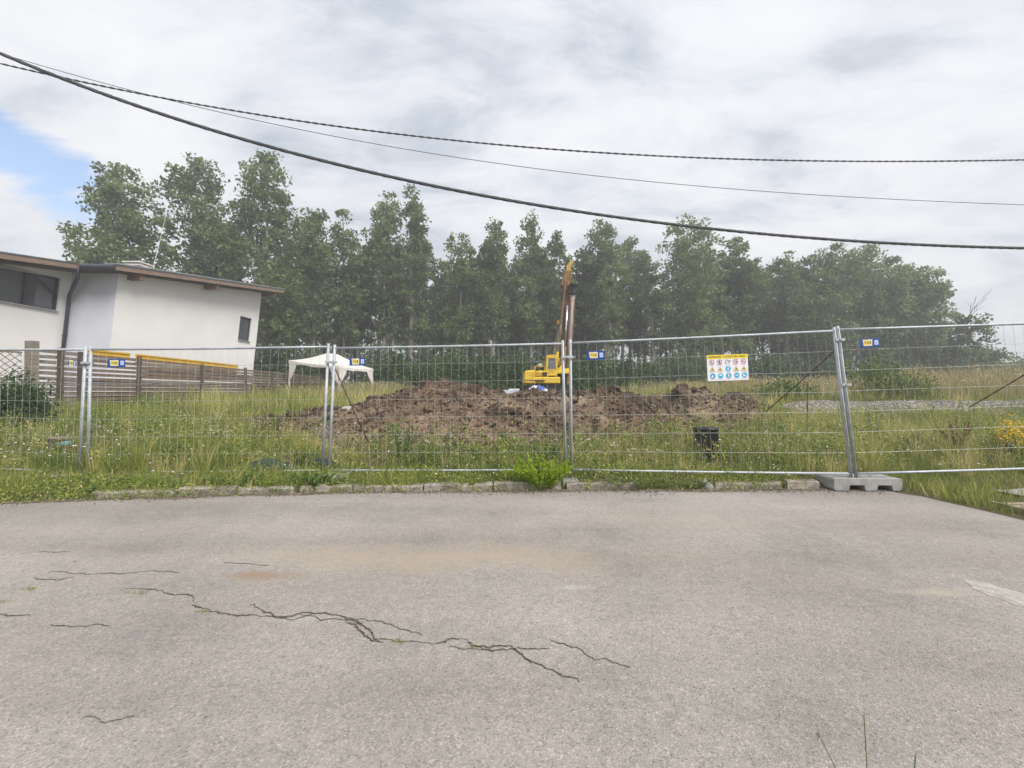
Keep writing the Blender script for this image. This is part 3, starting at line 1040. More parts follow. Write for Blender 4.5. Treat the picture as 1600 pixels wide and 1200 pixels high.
for a, b, z, m_, lb in pl:
    mb = MB(); mb.beam((fline(a) - .2, a, z), (fline(b) - .2, b, z + .03), .2, .06)
    tag(mb.build('plank', m_, None), lb, 'plank', 'boards stacked behind the fence')
# dark pallet stack that closes the view under the planks
for i, (a, b) in enumerate(((13.6, 17.4), (17.7, 21.6), (21.9, 26.0))):
    o = thing('timber_stack', ('nearest', 'middle', 'farthest')[i] + ' low stack of dark rough boards behind the slat fence', 'timber stack', (fline(a) - .75, a, .6), 0, 'stacks behind the fence')
    for r_ in range(8):
        z = .1 + r_ * .15
        MB().beam((rs.uniform(-.05, .05), 0, z), (fline(b) - fline(a) + rs.uniform(-.05, .05), b - a, z), .8, .12).build('board', M_post if r_ % 2 else M_slat, o)

# ------------------------------------------------------------------ party tent
M_tent = mat('dusty white canvas', (.58, .54, .51), .85, scale=2, col2=(.66, .62, .59), bump=.15, bscale=6)
M_pole = mat('white tent pole', (.7, .7, .7), .5, .2)
tn = thing('party_tent', 'small off-white party tent with gathered corner curtains behind the slat fence', 'tent', (-11.75, 28, 1.0), R(-20))
TW, TD, ez, pz = 2.0, 1.6, 2.0, 2.72
roll = lambda x, z: z - .115 * x + .12
cr = [(-TW, -TD), (TW, -TD), (TW, TD), (-TW, TD)]
mb = MB()
n = 8
vs, fs = [], []
ridge = [(-.45, 0), (.45, 0)]
for ring in range(n + 1):
    t = ring / n
    for c in range(4):
        for k in range(n):
            s = k / n
            x0 = cr[c][0] + (cr[(c + 1) % 4][0] - cr[c][0]) * s; y0 = cr[c][1] + (cr[(c + 1) % 4][1] - cr[c][1]) * s
            xr = min(max(x0 * .22, -.45), .45)
            x = x0 + (xr - x0) * t; y = y0 * (1 - t)
            sag = -.10 * math.sin(math.pi * t) - .06 * math.sin(math.pi * s) * (1 - t)
            vs.append((x, y, roll(x, ez + (pz - ez) * t + sag)))
m4 = 4 * n
for ring in range(n):
    for k in range(m4): fs.append((ring * m4 + k, ring * m4 + (k + 1) % m4, (ring + 1) * m4 + (k + 1) % m4, (ring + 1) * m4 + k))
mb.add(vs, fs)
# valance
val = [(v[0] * 1.005, v[1] * 1.005, v[2] - .16 - .03 * math.sin(i * 1.9)) for i, v in enumerate(vs[:m4])]
mb.add(vs[:m4] + val, [(k, (k + 1) % m4, (k + 1) % m4 + m4, k + m4) for k in range(m4)])
mb.build('canopy', M_tent, tn, smooth=False)
for (x, y) in cr:
    MB().tube([(x * .98, y * .98, -.3), (x * .98, y * .98, roll(x, ez))], .025, 6).build('pole', M_pole, tn)
    # gathered curtain: wide at the eave, pinched half way, hanging below
    c = MB()
    vs, fs = [], []
    sx, sy = -np.sign(x), -np.sign(y)
    nn = 12
    for zi, (z, wd) in enumerate(((1.0, .70), (.85, .62), (.62, .34), (.47, .10), (.3, .16), (.0, .2))):
        for k in range(nn + 1):
            s = k / nn
            u = (s - .5) * 2
            px_, py_ = (x + sx * wd * max(0, -u), y + sy * wd * max(0, u))
            f = .035 * math.sin(k * 2.4) * (1 if zi else .3)
            vs.append((px_ + f * sy * .7, py_ + f * sx * .7, -.15 + (roll(x, ez) - .05) * z * 1.0 + .1))
    for zi in range(5):
        for k in range(nn): a = zi * (nn + 1) + k; fs.append((a, a + 1, a + nn + 2, a + nn + 1))
    c.add(vs, fs); c.build('curtain', M_tent, tn)

# ------------------------------------------------------------------ drilling rig
M_rigy = mat('chalky yellow paint', (.40, .23, .02), .6, scale=2.4, col2=(.72, .48, .03), spec=.4, lo=.32, hi=.5, detail=9)
M_rigr = mat('rusty yellow steel', (.10, .05, .028), .75, scale=4, col2=(.36, .20, .05), lo=.4, hi=.6, stretch=(1, 1, .4))
M_rigrd = mat('dark rusty mast', (.10, .055, .035), .8, scale=4, col2=(.24, .13, .07), stretch=(1, 1, .4))
M_steel = mat('worn steel tube', (.17, .13, .115), .6, metal=.2, scale=5, col2=(.33, .275, .25), stretch=(3, 3, .3))
M_black = mat('oily black iron', (.03, .028, .027), .6, scale=6, var=.4)
M_cable = mat('dull rope', (.26, .21, .14), .8)
RY = 21.0
rig = thing('drilling_rig', 'yellow tracked drilling rig with tall rusty mast behind the soil heap', 'drilling rig', (1.9, RY, 1.35))
RO = Vector(rig.location)
K = 670 / RY


def rp(px, py, dy=0.0):
    return P(px, py, RY) + Vector((0, dy, 0)) - RO


def rbox(name, x0, y0, x1, y1, d0, d1, m, bevel=.03, jit=0, parent=None):
    a, b = rp(x0, y1), rp(x1, y0)
    return MB().box((a.x, d0, a.z), (b.x, d1, b.z), jit=jit).build(name, m, parent or rig, bevel=bevel)


def rpoly(name, pts, d0, d1, m, bevel=.02, parent=None):
    return MB().prism([rp(*p, d0) for p in pts], (0, 1, 0), d1 - d0).build(name, m, parent or rig, bevel=bevel)


for d0, d1 in ((-1.15, -.65), (.75, 1.25)):
    pts = []
    for k in range(8): a = math.pi / 2 + math.pi * k / 7; pts.append((826 + 8 * math.cos(a), 611 - 8 * math.sin(a)))
    for k in range(8): a = -math.pi / 2 + math.pi * k / 7; pts.append((886 + 8 * math.cos(a), 611 - 8 * math.sin(a)))
    t = rpoly('track', pts, d0, d1, M_black, .03)
    for k in range(16):
        a, b = rp(826 + 60 * k / 15, 602.4, d0 - .02), rp(826 + 60 * k / 15, 602.4, d1 + .02)
        MB().beam(a, b, .10, .05).build('track_shoe', M_black, t)
cw = rpoly('counterweight', [(816.5, 600), (817, 594), (818.5, 581), (834, 579.5), (834.5, 594), (836, 601)], -1.1, 1.0, M_rigy, .06)
rbox('chassis', 832, 590, 872, 600, -.95, .95, M_rigy, .04)
hood = rpoly('engine_hood', [(834, 590), (834, 581.5), (842, 580), (854, 582), (854, 590)], -.9, .9, M_rigy, .04)
rbox('hood_panel', 836, 583.5, 844, 588.5, -.93, -.9, mat('faded ochre panel', (.45, .26, .04), .6), 0, parent=hood)
rbox('seam', 817.5, 594.2, 849, 595.1, -1.12, -.95, M_black, 0, parent=cw)
ex = MB(); ex.tube([rp(828, 580, .2), rp(828, 566, .2)], .05, 8); ex.tube([rp(828, 566, .2), rp(826, 562, .2)], .045, 8); ex.build('exhaust', M_black, rig)
rpoly('winch_cover', [(827, 580), (829, 574.5), (834, 573.5), (838, 571), (839, 572), (836, 577), (836, 580)], -.5, .3, M_rigr, .02)
lm = MB(); lm.lathe([(.02, -.1), (.13, -.06), (.16, 0), (.13, .05), (.03, .08)], rp(844, 571.5, -.3), 12); lm.build('work_lamp', mat('cream lamp', (.65, .62, .5), .4), rig, smooth=True)
ls = MB(); ls.tube([rp(844, 572, -.3), rp(843, 581, -.2)], .02, 6); ls.build('lamp_stalk', M_black, rig)
# cab: frame, panes, roof
cabm = MB()
for a, b in (((851.5, 584), (853.5, 558.5)), ((867.5, 584), (866.5, 558.5))):
    for d in (-.8, .25): cabm.beam(rp(*a, d), rp(*b, d), .09, .09)
for d in (-.8, .25):
    cabm.beam(rp(853, 559.5, d), rp(867, 559.5, d), .1, .13); cabm.beam(rp(851.5, 583, d), rp(867.5, 583, d), .1, .3)
for q in ((853.5, 559), (866.5, 559), (851.5, 583), (867.5, 583)): cabm.beam(rp(*q, -.8), rp(*q, .25), .1, .1)
cab = cabm.build('cab', M_rigy, rig)
gl = MB()
gl.add([rp(852.5, 581, -.79), rp(867, 581, -.79), rp(866.2, 560, -.79), rp(853.8, 560, -.79)], [(0, 1, 2, 3)])
gl.build('pane', glass_material('cab glass', (.10, .115, .12)), cab)
rpoly('cab_roof', [(852.6, 559), (853.4, 557), (867, 556.5), (868, 559)], -.85, .3, M_rigy, .01, cab)
MB().lathe([(.05, -.28), (.16, -.2), (.2, 0), (.15, .12), (.13, .2), (.05, .25)], rp(858, 571, -.35), 10).build('seat', M_black, cab, smooth=True)
# turret, work table and legs around the mast foot
rpoly('turret', [(866, 584), (866.5, 570), (870, 561), (874, 560), (876, 576), (888, 577), (888, 584)], -.55, .5, M_rigy, .03)
rbox('turret_arm', 868, 551, 871.5, 566, -.5, -.3, M_rigy, .02)
rbox('turret_arm', 868, 551.5, 871.5, 566, .25, .45, M_rigy, .02)
rbox('work_table', 862, 580.5, 889, 585, -.85, .7, M_rigy, .02)
rbox('leg', 864.5, 585, 868.5, 607, -.8, -.62, M_rigr, .01)
rbox('leg', 883, 585, 886, 603, -.75, -.6, M_rigr, .01)
rbox('gearbox', 851, 584, 866, 606, -.45, .55, M_black, .05, .02)
rbox('drive_housing', 870, 585, 884, 602, -.3, .5, mat('muddy brown housing', (.12, .075, .055), .9, var=.5, scale=3), .05, .02)
rbox('hydraulic_tank', 882, 568, 889, 580, -.3, .3, M_steel, .02)
# mast: two-stage box section
ms = MB()
a, b = rp(875.5, 600), rp(884.2, 447)
ms.beam(a, b, .36, .36, up=(0, 1, 0))
mast = ms.build('mast', M_rigrd, rig, bevel=.02)
m2 = MB(); m2.beam(rp(884.0, 452), rp(887.0, 424.5), .36, .30, up=(0, 1, 0)); m2.build('mast_top_section', M_rigr, mast, bevel=.02)
m3 = MB(); m3.beam(rp(882.6, 448.5), rp(883.8, 440), .46, .40, up=(0, 1, 0)); m3.build('mast_collar', M_rigr, mast, bevel=.02)
for k in range(9):
    t = .12 + k * .1
    q = a.lerp(b, t)
    MB().box((q.x - .165, q.y - .19, q.z - .03), (q.x + .165, q.y + .19, q.z + .03)).build('mast_flange', M_rigr, mast)
hd = MB()
for d in (-.16, .10):
    hd.prism([rp(884.3, 424.5, d), rp(884.8, 416, d), rp(892.2, 407.5, d), rp(895.6, 408, d), rp(895.2, 412.5, d), rp(891, 419, d), rp(891.5, 424.5, d)], (0, 1, 0), .06)
head = hd.build('mast_head', mat('pale yellow paint', (.36, .23, .05), .6, scale=4, col2=(.62, .44, .12)), rig)
for q, r_ in (((892.8, 411), .11), ((887.3, 419), .13)):
    c = rp(*q, -.07); sv = MB(); sv.tube([c, c + Vector((0, .12, 0))], r_, 14); sv.build('sheave', M_black, head)
kb = MB(); kb.tube([rp(893.6, 462, -.32), rp(888.8, 540, -.30), rp(885.2, 600, -.28)], .125, 12)
kel = kb.build('kelly_bar', M_steel, rig, smooth=True)
for dx in (-.085, .085):
    kk = MB(); kk.beam(rp(893.0, 470, -.42) + Vector((dx, 0, 0)), rp(885.4, 596, -.38) + Vector((dx, 0, 0)), .03, .03); kk.build('drive_key', M_rigrd, kel)
sw = MB(); c0, c1 = rp(893.4, 462.5, -.32), rp(894.6, 446, -.32)
dv = (c1 - c0)
prof = [(0, .12), (.02, .20), (.10, .20), (.12, .13), (.5, .13), (.80, .14), (.82, .21), (.95, .21), (1, .15)]
sw.tube([c0 + dv * t for t, _ in prof], [r_ for _, r_ in prof], 14); sw.build('swivel', M_black, rig)
cyl = MB(); cyl.tube([rp(881.8, 543, -.30), rp(885.4, 479, -.30)], .05, 10); cyl.build('hydraulic_cylinder', mat('bright chrome', (.7, .7, .72), .25, .8), rig, smooth=True)
cyl = MB(); cyl.tube([rp(878.5, 600, -.30), rp(881.8, 543, -.30)], .08, 10); cyl.build('cylinder_barrel', M_rigr, rig, smooth=True)
for i, (p, q, r_) in enumerate((((870, 566), (882.8, 447), .016), ((871.5, 566), (884.4, 424), .012), ((891.5, 424), (893.8, 446), .018), ((866, 552), (876, 508), .022), ((867.5, 568), (884.8, 420), .012))):
    rpm = MB(); rpm.tube([rp(*p, -.25), rp(*q, -.25)], r_, 6); rpm.build('rope', M_cable, rig)
st = MB(); st.tube([rp(863.5, 557, -.1), rp(874.5, 504, -.1)], .04, 8); st.build('stay_arm', M_steel, rig)
pu = MB(); c = rp(874, 504.5, -.2); pu.tube([c, c + Vector((0, .2, 0))], .14, 14); pu.build('pulley', M_rigr, rig)

for dx, y0 in ((0, 0), (1.6, 3), (3.0, 1)):
    hs = MB(); hs.tube([rp(868 + dx, 575, -.6), rp(873 + dx, 566 + y0, -.75), rp(877 + dx, 548, -.5), rp(878.5 + dx * .6, 520, -.3)], .02, 6); hs.build('hose', M_black, rig, smooth=True)
for k in range(5): rbox('grille_slat', 845.5, 582.6 + k * 1.3, 852.5, 583.2 + k * 1.3, -.94, -.9, M_black, 0, parent=hood)
hr = MB(); hr.tube([rp(835, 581, -.85), rp(835, 573.5, -.85), rp(849, 574.5, -.85), rp(849, 581, -.85)], .016, 6); hr.build('handrail', M_rigy, rig)
rbox('mud_apron', 836, 599.5, 872, 604, -.6, .6, mat('caked mud', (.10, .07, .05), .95, var=.4, scale=6), .05, .03)

# things lying by the rig
def cloth_heap(name, c, rx, ry, rz, m, seed, n=26, amp=.35):
    xs = np.linspace(-1, 1, n); X, Y = np.meshgrid(xs, xs)
    r2 = X ** 2 + Y ** 2
    Z = np.clip(1 - r2, 0, 1) ** .6 * (.55 + 1.6 * np.abs(fbm(X * 1.7 + seed, Y * 1.7, seed, 4))) + amp * fbm(X * 4 + seed, Y * 4, seed + 3, 3) * (r2 < 1)
    Z = np.maximum(Z, 0) * (r2 < 1.0 + .3 * vnoise(X * 3, Y * 3, seed))
    V = np.stack([c[0] + X * rx, c[1] + Y * ry, c[2] + Z * rz - .01], -1).reshape(-1, 3)
    i, j = np.meshgrid(np.arange(n - 1), np.arange(n - 1)); k = (j * n + i).ravel()
    keep = (r2.reshape(-1)[k] < 1.05)
    k = k[keep]
    return link(name, np_mesh(name, V, np.stack([k, k + 1, k + n + 1, k + n], 1), m))


M_bluebag = mat('blue plastic sack', (.03, .06, .26), .4, scale=5, col2=(.06, .13, .42), spec=.5)
M_palebag = mat('pale plastic sheet', (.55, .57, .62), .5, var=.15, scale=4)
c = P(846, 611, 16.8)
tag(cloth_heap('plastic_sack', c, .24, .2, .28, M_bluebag, 5), 'crumpled dark blue plastic sack on the heap in front of the rig', 'sack')
c = P(836, 608.5, 17.0)
tag(cloth_heap('plastic_sheet', c, .26, .2, .20, M_palebag, 8), 'crumpled pale plastic sheet beside the blue sack', 'sheet')
c = P(853, 611, 16.6)
tag(cloth_heap('plastic_bag', c, .09, .09, .14, M_white, 9), 'small white bag lying right of the blue sack', 'bag')
mb = MB(); c = P(797, 609.5, 16.6); mb.box((c.x - .36, c.y - .3, c.z - .14), (c.x + .34, c.y + .3, c.z + .0)); mb.box((c.x - .05, c.y - .2, c.z), (c.x + .36, c.y + .25, c.z + .05))
tag(mb.build('board_stack', M_palebag, None, bevel=.008), 'pale grey boards lying on the heap left of the rig', 'boards')

# ------------------------------------------------------------------ mesh fence panels
M_galv = mat('galvanised steel', (.33, .36, .385), .6, metal=.35, scale=9, col2=(.47, .50, .525), spec=.4)
M_wire = mat('galvanised wire', (.42, .45, .43), .5, metal=.4, var=.12, scale=9)
M_plaq = mat('blue plaque', (.012, .055, .24), .4, var=.1, spec=.5)
M_plaq_y = mat('plaque yellow', (.72, .58, .13), .5, var=.06)
M_plaq_c = mat('plaque cream', (.70, .68, .58), .5, var=.06)
M_plaq_b = mat('plaque pale blue', (.46, .58, .80), .5, var=.06)
M_ink = mat('dark ink', (.05, .045, .03), .6)


def text_mesh(body, size, m, shear=0.0, name='lettering', align='CENTER', width=None, depth=.0006):
    cu = bpy.data.curves.new('txt', 'FONT')
    cu.body = body; cu.size = size; cu.align_x = align; cu.align_y = 'CENTER'; cu.shear = shear; cu.extrude = depth; cu.resolution_u = 3
    o = bpy.data.objects.new('txt', cu); COL.objects.link(o)
    bpy.context.view_layer.update()
    me = bpy.data.meshes.new_from_object(o.evaluated_get(bpy.context.evaluated_depsgraph_get()))
    bpy.data.objects.remove(o)
    me.name = name
    xs = [v.co.x for v in me.vertices]
    k = 1.0
    if width and xs: k = width / (max(xs) - min(xs))
    for v in me.vertices:
        x, y, z = v.co
        v.co = (x * k, -z, y)          # upright, read from -Y
    me.materials.clear(); me.materials.append(m)
    return me


plq_txt = text_mesh('YGB', .052, M_ink, width=.095)


def panel(label, T0, B0, T1, B1, plaque, narrow=False, over=(.05, .05)):
    """four rail corners (world) -> posts, rails, wire mesh, plaque"""
    o = thing('fence_panel', label, 'fence panel', (B0.x, B0.y, B0.z - .12), 0, 'mesh fence panels along the road')
    O = Vector(o.location)
    T0, B0, T1, B1 = T0 - O, B0 - O, T1 - O, B1 - O
    for T, B in ((T0, B0), (T1, B1)):
        d = (T - B).normalized()
        pm = MB(); pm.tube([B - d * .16, T + d * over[0]], .021, 12)
        # pressed strip along the post
        pm.beam(B - d * .1 + Vector((0, -.024, 0)), T + d * .02 + Vector((0, -.024, 0)), .014, .004, up=(0, 1, 0))
        pm.build('post', M_galv, o, smooth=True)
    for nm, a, b in (('top_rail', T0, T1), ('bottom_rail', B0, B1)):
        rm = MB(); q = (b - a)
        mid = [a + q * t + Vector((0, 0, -.006 * math.sin(math.pi * t))) for t in (0, .25, .5, .75, 1)]
        rm.tube(mid, .017, 10); rm.build(nm, M_galv, o, smooth=True)
    wm = MB()
    nv, nh = 29, 7
    for i in range(1, nv):
        s = i / nv
        a, b = B0.lerp(B1, s), T0.lerp(T1, s)
        off = Vector((0, -.004, 0))
        mids = [a.lerp(b, t) + off + Vector((random.uniform(-.004, .004), random.uniform(-.004, .004), 0)) for t in (0, .33, .66, 1)]
        wm.tube(mids, .0017, 4, caps=False)
    for j in range(1, nh):
        t = j / nh
        a, b = B0.lerp(T0, t), B1.lerp(T1, t)
        mids = [a.lerp(b, s) + Vector((0, .003, random.uniform(-.004, .004))) for s in (0, .2, .4, .6, .8, 1)]
        wm.tube(mids, .0019, 4, caps=False)
    wm.build('wire_mesh', M_wire, o)
    # plaque
    if plaque:
        u, v, w, h = plaque
        c = B0.lerp(B1, u).lerp(T0.lerp(T1, u), v)
        dirx = (B1 - B0).normalized()
        mb = MB(); mb.box((-w / 2, -.003, -h / 2), (w / 2, .0, h / 2))
        p = mb.build('plaque', M_plaq, o, bevel=.001)
        p.location = c + Vector((0, -.012, 0)); p.rotation_euler = (0, -math.asin(dirx.z), math.atan2(dirx.y, dirx.x))
        def flat(name, pts, m, y):
            q = MB(); q.prism([(x, y, z) for x, z in pts], (0, -1, 0), .0008); return q.build(name, m, p)
        k = w / .27
        flat('emblem_field', [(-.098 * k, .045), (-.02, .045), (-.005, .05), (.012, .045), (.035 * k, .045), (.03 * k, -.042), (-.085 * k, -.042)], M_plaq_c, -.0036)
        flat('emblem', [(-.085 * k, .036), (.025 * k, .036), (.021 * k, -.033), (-.076 * k, -.033)], M_plaq_y, -.0048)
        t = link('lettering', plq_txt, p); t.location = (-.028 * k, -.0066, 0); t.scale.x = k
        flat('side_field', [(.062 * k, .036), (.115 * k, .036), (.118 * k, -.03), (.064 * k, -.03)], M_plaq_b, -.0036)
        flat('side_mark', [(.083 * k, .015), (.1 * k, .012), (.098 * k, -.012), (.085 * k, -.012)], mat('plaque mark', (.25, .33, .5), .5), -.0048)
    return o


def clampmesh(o, a, b):
    """coupling clamp between two posts (world points)"""
    O = Vector(o.location); a, b = Vector(a) - O, Vector(b) - O
    c = MB(); c.beam(a + Vector((-.03, -.034, 0)), b + Vector((.03, -.034, 0)), .012, .035); c.beam(a + Vector((-.03, .03, 0)), b + Vector((.03, .03, 0)), .01, .03)
    m_ = (a + b) / 2
    c.tube([m_ + Vector((0, -.055, 0)), m_ + Vector((0, .04, 0))], .010, 8); c.tube([m_ + Vector((0, -.052, 0)), m_ + Vector((0, -.036, 0))], .019, 6)
    c.build('clamp', M_galv, o)


YA, YB, YC, YD = 6.42, 6.39, 6.26, 5.97
p0 = panel('leftmost mesh fence panel, cut off by the left edge, with a small plaque', P(-205, 546, 6.6), P(-205, 722, 6.6), P(134, 546, YA), P(124, 738, YA), (.946, .885, .13, .065))
p1 = panel('mesh fence panel in front of the wooden fence and the white house', P(142, 546, YA), P(137, 738, YA), P(513, 542, YB), P(504, 735, YB), (.113, .885, .27, .125))
p2 = panel('mesh fence panel in front of the tent and the left soil heap', P(523, 544, YB), P(514, 735, YB), P(879, 537, YC), P(884, 734, YC), (.105, .885, .235, .115))
p3 = panel('mesh fence panel carrying the warning sign', P(891, 536, YC), P(893, 734, YC), P(1303, 517, YD), P(1329, 740, YD), (.098, .895, .255, .13))
p4 = panel('rightmost mesh fence panel, cut off by the right edge', P(1309, 515, YD), P(1337, 740, YD), P(1750, 500, 5.9), P(1780, 726, 5.9), (.105, .90, .27, .12))
clampmesh(p1, P(133, 567, YA), P(141, 567, YA))
clampmesh(p2, P(512, 566, YB), P(522, 566, YB))
clampmesh(p3, P(880, 558, YC), P(892, 558, YC))
clampmesh(p4, P(1306, 531, YD), P(1314, 531, YD)); clampmesh(p4, P(1316, 601, YD), P(1324, 601, YD))

# ------------------------------------------------------------------ warning sign
sg = thing('warning_sign', 'white site warning board with yellow heading and rows of round and triangular symbols', 'sign', P(1135, 574, 6.02))
s0 = P(1103, 555, 6.07); s1 = P(1165, 552, 6.03)
sg.location = (P(1103, 555, 6.07) + P(1168, 594, 6.03)) / 2 + Vector((0, -.03, 0))
ang = math.asin((s1 - s0).z / (s1 - s0).length)
sg.rotation_euler = (0, -ang + R(.4), 0)
M_sgw = mat('sign white', (.72, .72, .77), .45, var=.03)
M_sgy = mat('sign yellow', (.80, .62, .06), .45, var=.05)
M_red = mat('sign red', (.50, .05, .06), .5)
M_blue = mat('sign blue', (.02, .32, .56), .5)
M_dark = mat('sign dark', (.06, .045, .045), .5)
M_cap = mat('sign caption', (.42, .36, .40), .6)
SW, SH = .575, .365
MB().box((-SW / 2, 0, -SH / 2), (SW / 2, .004, SH / 2)).build('board', M_sgw, sg)


def flatp(name, pts, m, y=-.0012, parent=sg):
    return MB().prism([(x, y, z) for x, z in pts], (0, -1, 0), .0008).build(name, m, parent)


def circ(cx, cz, r, n=28): return [(cx + r * math.cos(2 * math.pi * k / n), cz + r * math.sin(2 * math.pi * k / n)) for k in range(n)]


flatp('heading', [(-SW / 2, SH / 2), (SW / 2, SH / 2), (SW / 2, SH / 2 - .058), (-SW / 2, SH / 2 - .058)], M_sgy)
t = link('lettering', text_mesh('ВНИМАНИЕ ! СТРОИТЕЛЕН ОБЕКТ', .04, M_ink, width=.53), sg); t.location = (0, -.0032, SH / 2 - .031)
colx = [-.222, -.112, .0, .115, .224]
rowz = [.080, -.018, -.112]
for r_ in range(3):
    for c_ in range(5):
        cx, cz = colx[c_] + r_ * .004, rowz[r_]
        if r_ == 0 and c_ == 2:
            t = link('logo', text_mesh('Стг', .075, mat('logo plum', (.16, .05, .12), .5), shear=.35, width=.09), sg); t.location = (cx, -.0025, cz)
        elif r_ == 0:
            ring = MB(); a, b = circ(cx, cz, .036), circ(cx, cz, .029); nn = len(a)
            ring.add([(x, -.002, z) for x, z in a] + [(x, -.002, z) for x, z in b], [(k, (k + 1) % nn, (k + 1) % nn + nn, k + nn) for k in range(nn)])
            pic = ring.build('prohibition_symbol', M_red, sg)
            s_ = -1 if c_ != 0 else -1
            flatp('slash', [(cx - .024, cz + .020), (cx - .020, cz + .024), (cx + .024, cz - .020), (cx + .020, cz - .024)], M_red, -.0034, pic)
            gly = [[(-.012, .012), (-.004, .018), (.0, .004), (.01, -.004), (.006, -.018), (-.004, -.006), (-.01, -.018)],
                   [(-.008, .018), (.008, .018), (.008, -.018), (-.008, -.018)], None,
                   [(-.004, .0), (.006, .012), (.018, .008), (.014, -.01), (.0, -.012)], [(-.016, -.002), (.016, -.002), (.016, -.008), (-.016, -.008)]][c_]
            flatp('glyph', [(cx + x, cz + z) for x, z in gly], M_dark, -.0020, pic)
        elif r_ == 1 and c_ != 2:
            pic = flatp('warning_symbol', [(cx - .038, cz - .03), (cx + .038, cz - .03), (cx, cz + .034)], M_dark)
            flatp('field', [(cx - .031, cz - .0265), (cx + .031, cz - .0265), (cx, cz + .026)], M_sgy, -.0022, pic)
            flatp('glyph', [(cx - .006, cz + .006), (cx + .005, cz + .008), (cx + .010, cz - .010), (cx + .002, cz - .018), (cx - .010, cz - .012)], M_dark, -.0032, pic)
        else:
            pic = flatp('mandatory_symbol', circ(cx, cz, .037), M_blue)
            if r_ == 1 or c_ == 2:
                gl_ = [(-.004, .026), (.005, .026), (.005, .014), (.014, .002), (.010, 0), (.006, .005), (.010, -.026), (.004, -.026), (0, -.008), (-.006, -.026), (-.011, -.026), (-.005, .003), (-.011, -.004), (-.014, -.001), (-.006, .012)]
            elif c_ == 0: gl_ = [(-.02, .004), (-.008, .014), (.004, .008), (.008, -.012), (-.002, -.026), (-.016, -.02)]
            elif c_ == 1: gl_ = [(-.02, -.002), (-.016, .016), (0, .024), (.016, .016), (.02, -.002)]
            elif c_ == 3: gl_ = [(-.022, .008), (.022, .008), (.022, -.006), (.004, -.006), (0, 0), (-.004, -.006), (-.022, -.006)]
            else: gl_ = [(-.02, .02), (-.004, .02), (-.002, -.002), (.02, -.010), (.02, -.02), (-.02, -.02)]
            flatp('glyph', [(cx + x, cz + z) for x, z in gl_], M_sgw, -.0022, pic)
        flatp('caption', [(cx - .042, cz - .0425), (cx + .042, cz - .0425), (cx + .042, cz - .0455), (cx - .042, cz - .0455)], M_cap)
tie = MB(); tie.tube([(0, -.004, SH / 2 - .01), (0, .01, SH / 2 + .03), (.01, .03, SH / 2 + .02), (.005, .02, SH / 2 - .012)], .003, 5); tie.build('cable_tie', M_wire, sg)

# ------------------------------------------------------------------ concrete feet
M_conc = mat('cast concrete', (.24, .235, .228), .9, scale=5, col2=(.35, .345, .335), bump=.35, bscale=45)


def foot_block(label, loc, rz, L_=.92, D=.36, Hh=.17, tilt=(0, 0)):
    o = thing('concrete_foot', label, 'concrete block', loc, rz, 'concrete feet of the mesh fence')
    o.rotation_euler = (tilt[0], tilt[1], rz)
    # front outline with two notches, swept through the depth, top edges chamfered
    nt_ = .075
    xs = [-.5, -.38, -.38, -.16, -.16, .10, .10, .30, .30, .5]
    outl = [(-.5 * L_, .015), (-.455 * L_, 0), (-.28 * L_, 0), (-.26 * L_, nt_), (-.06 * L_, nt_), (-.04 * L_, 0), (.13 * L_, 0), (.15 * L_, nt_), (.345 * L_, nt_), (.365 * L_, 0), (.46 * L_, 0), (.5 * L_, .03), (.5 * L_, Hh - .02), (.48 * L_, Hh), (-.48 * L_, Hh), (-.5 * L_, Hh - .02)]
    mb = MB(); mb.prism([(x, -D / 2, z) for x, z in outl], (0, 1, 0), D)
    b = mb.build('block', M_conc, o, bevel=.006)
    for x in (-.14, .02, .16):
        h = MB(); h.lathe([(.026, 0), (.026, .002)], (x, .0, Hh + .0005), 12); h.build('socket', mat('socket shadow', (.07, .07, .07), .9), o)
    return o


c = P(1354, 765, 6.06)
foot_block('large clean concrete foot on the asphalt corner under the right fence post', (4.88, 6.07, .008), R(-1.5))
foot_block('concrete foot half buried in weeds under the post pair left of the green tarp', (-2.55, 6.42, .03), R(78), .75, .3, .13, (0, R(4)))
foot_block('dark concrete foot sunk in soil behind the bright green kerb bush', (.84, 6.36, -.03), R(88), .6, .22, .15)
foot_block('small concrete foot hidden in grass under the left post pair', (-6.42, 6.35, .06), R(80), .6, .24, .12)


def rock(name, label, c, r, seed, m, sc=(1, 1, 1), cat='stone', group=None):
    rng = random.Random(seed)
    bm = bmesh.new(); bmesh.ops.create_icosphere(bm, subdivisions=2, radius=r)
    dirs = [Vector((rng.uniform(-1, 1), rng.uniform(-1, 1), rng.uniform(-.3, 1))).normalized() for _ in range(7)]
    for d in dirs:
        k = rng.uniform(.30, .72) * r
        for v in bm.verts:
            e = v.co.dot(d) - k
            if e > 0: v.co -= d * e
    for v in bm.verts: v.co = Vector((v.co.x * sc[0], v.co.y * sc[1], v.co.z * sc[2]))
    me = bpy.data.meshes.new(name); bm.to_mesh(me); bm.free(); me.materials.append(m)
    o = link(name, me); o.location = c; o.rotation_euler = (0, 0, rng.uniform(0, 3))
    return tag(o, label, cat, group)


rock('stone', 'angular grey lump of concrete at the kerb below the warning sign', (2.70, 6.08, .06), .17, 14, mat('dirty concrete lump', (.16, .15, .13), .95, scale=8, col2=(.33, .315, .29), bump=.6), (1.15, .8, .9))
rock('stone', 'pale small stone beside the tall weed on the left soil heap', P(543, 637, 11.4), .13, 8, mat('pale stone', (.42, .40, .37), .9), (1.6, .8, .6))

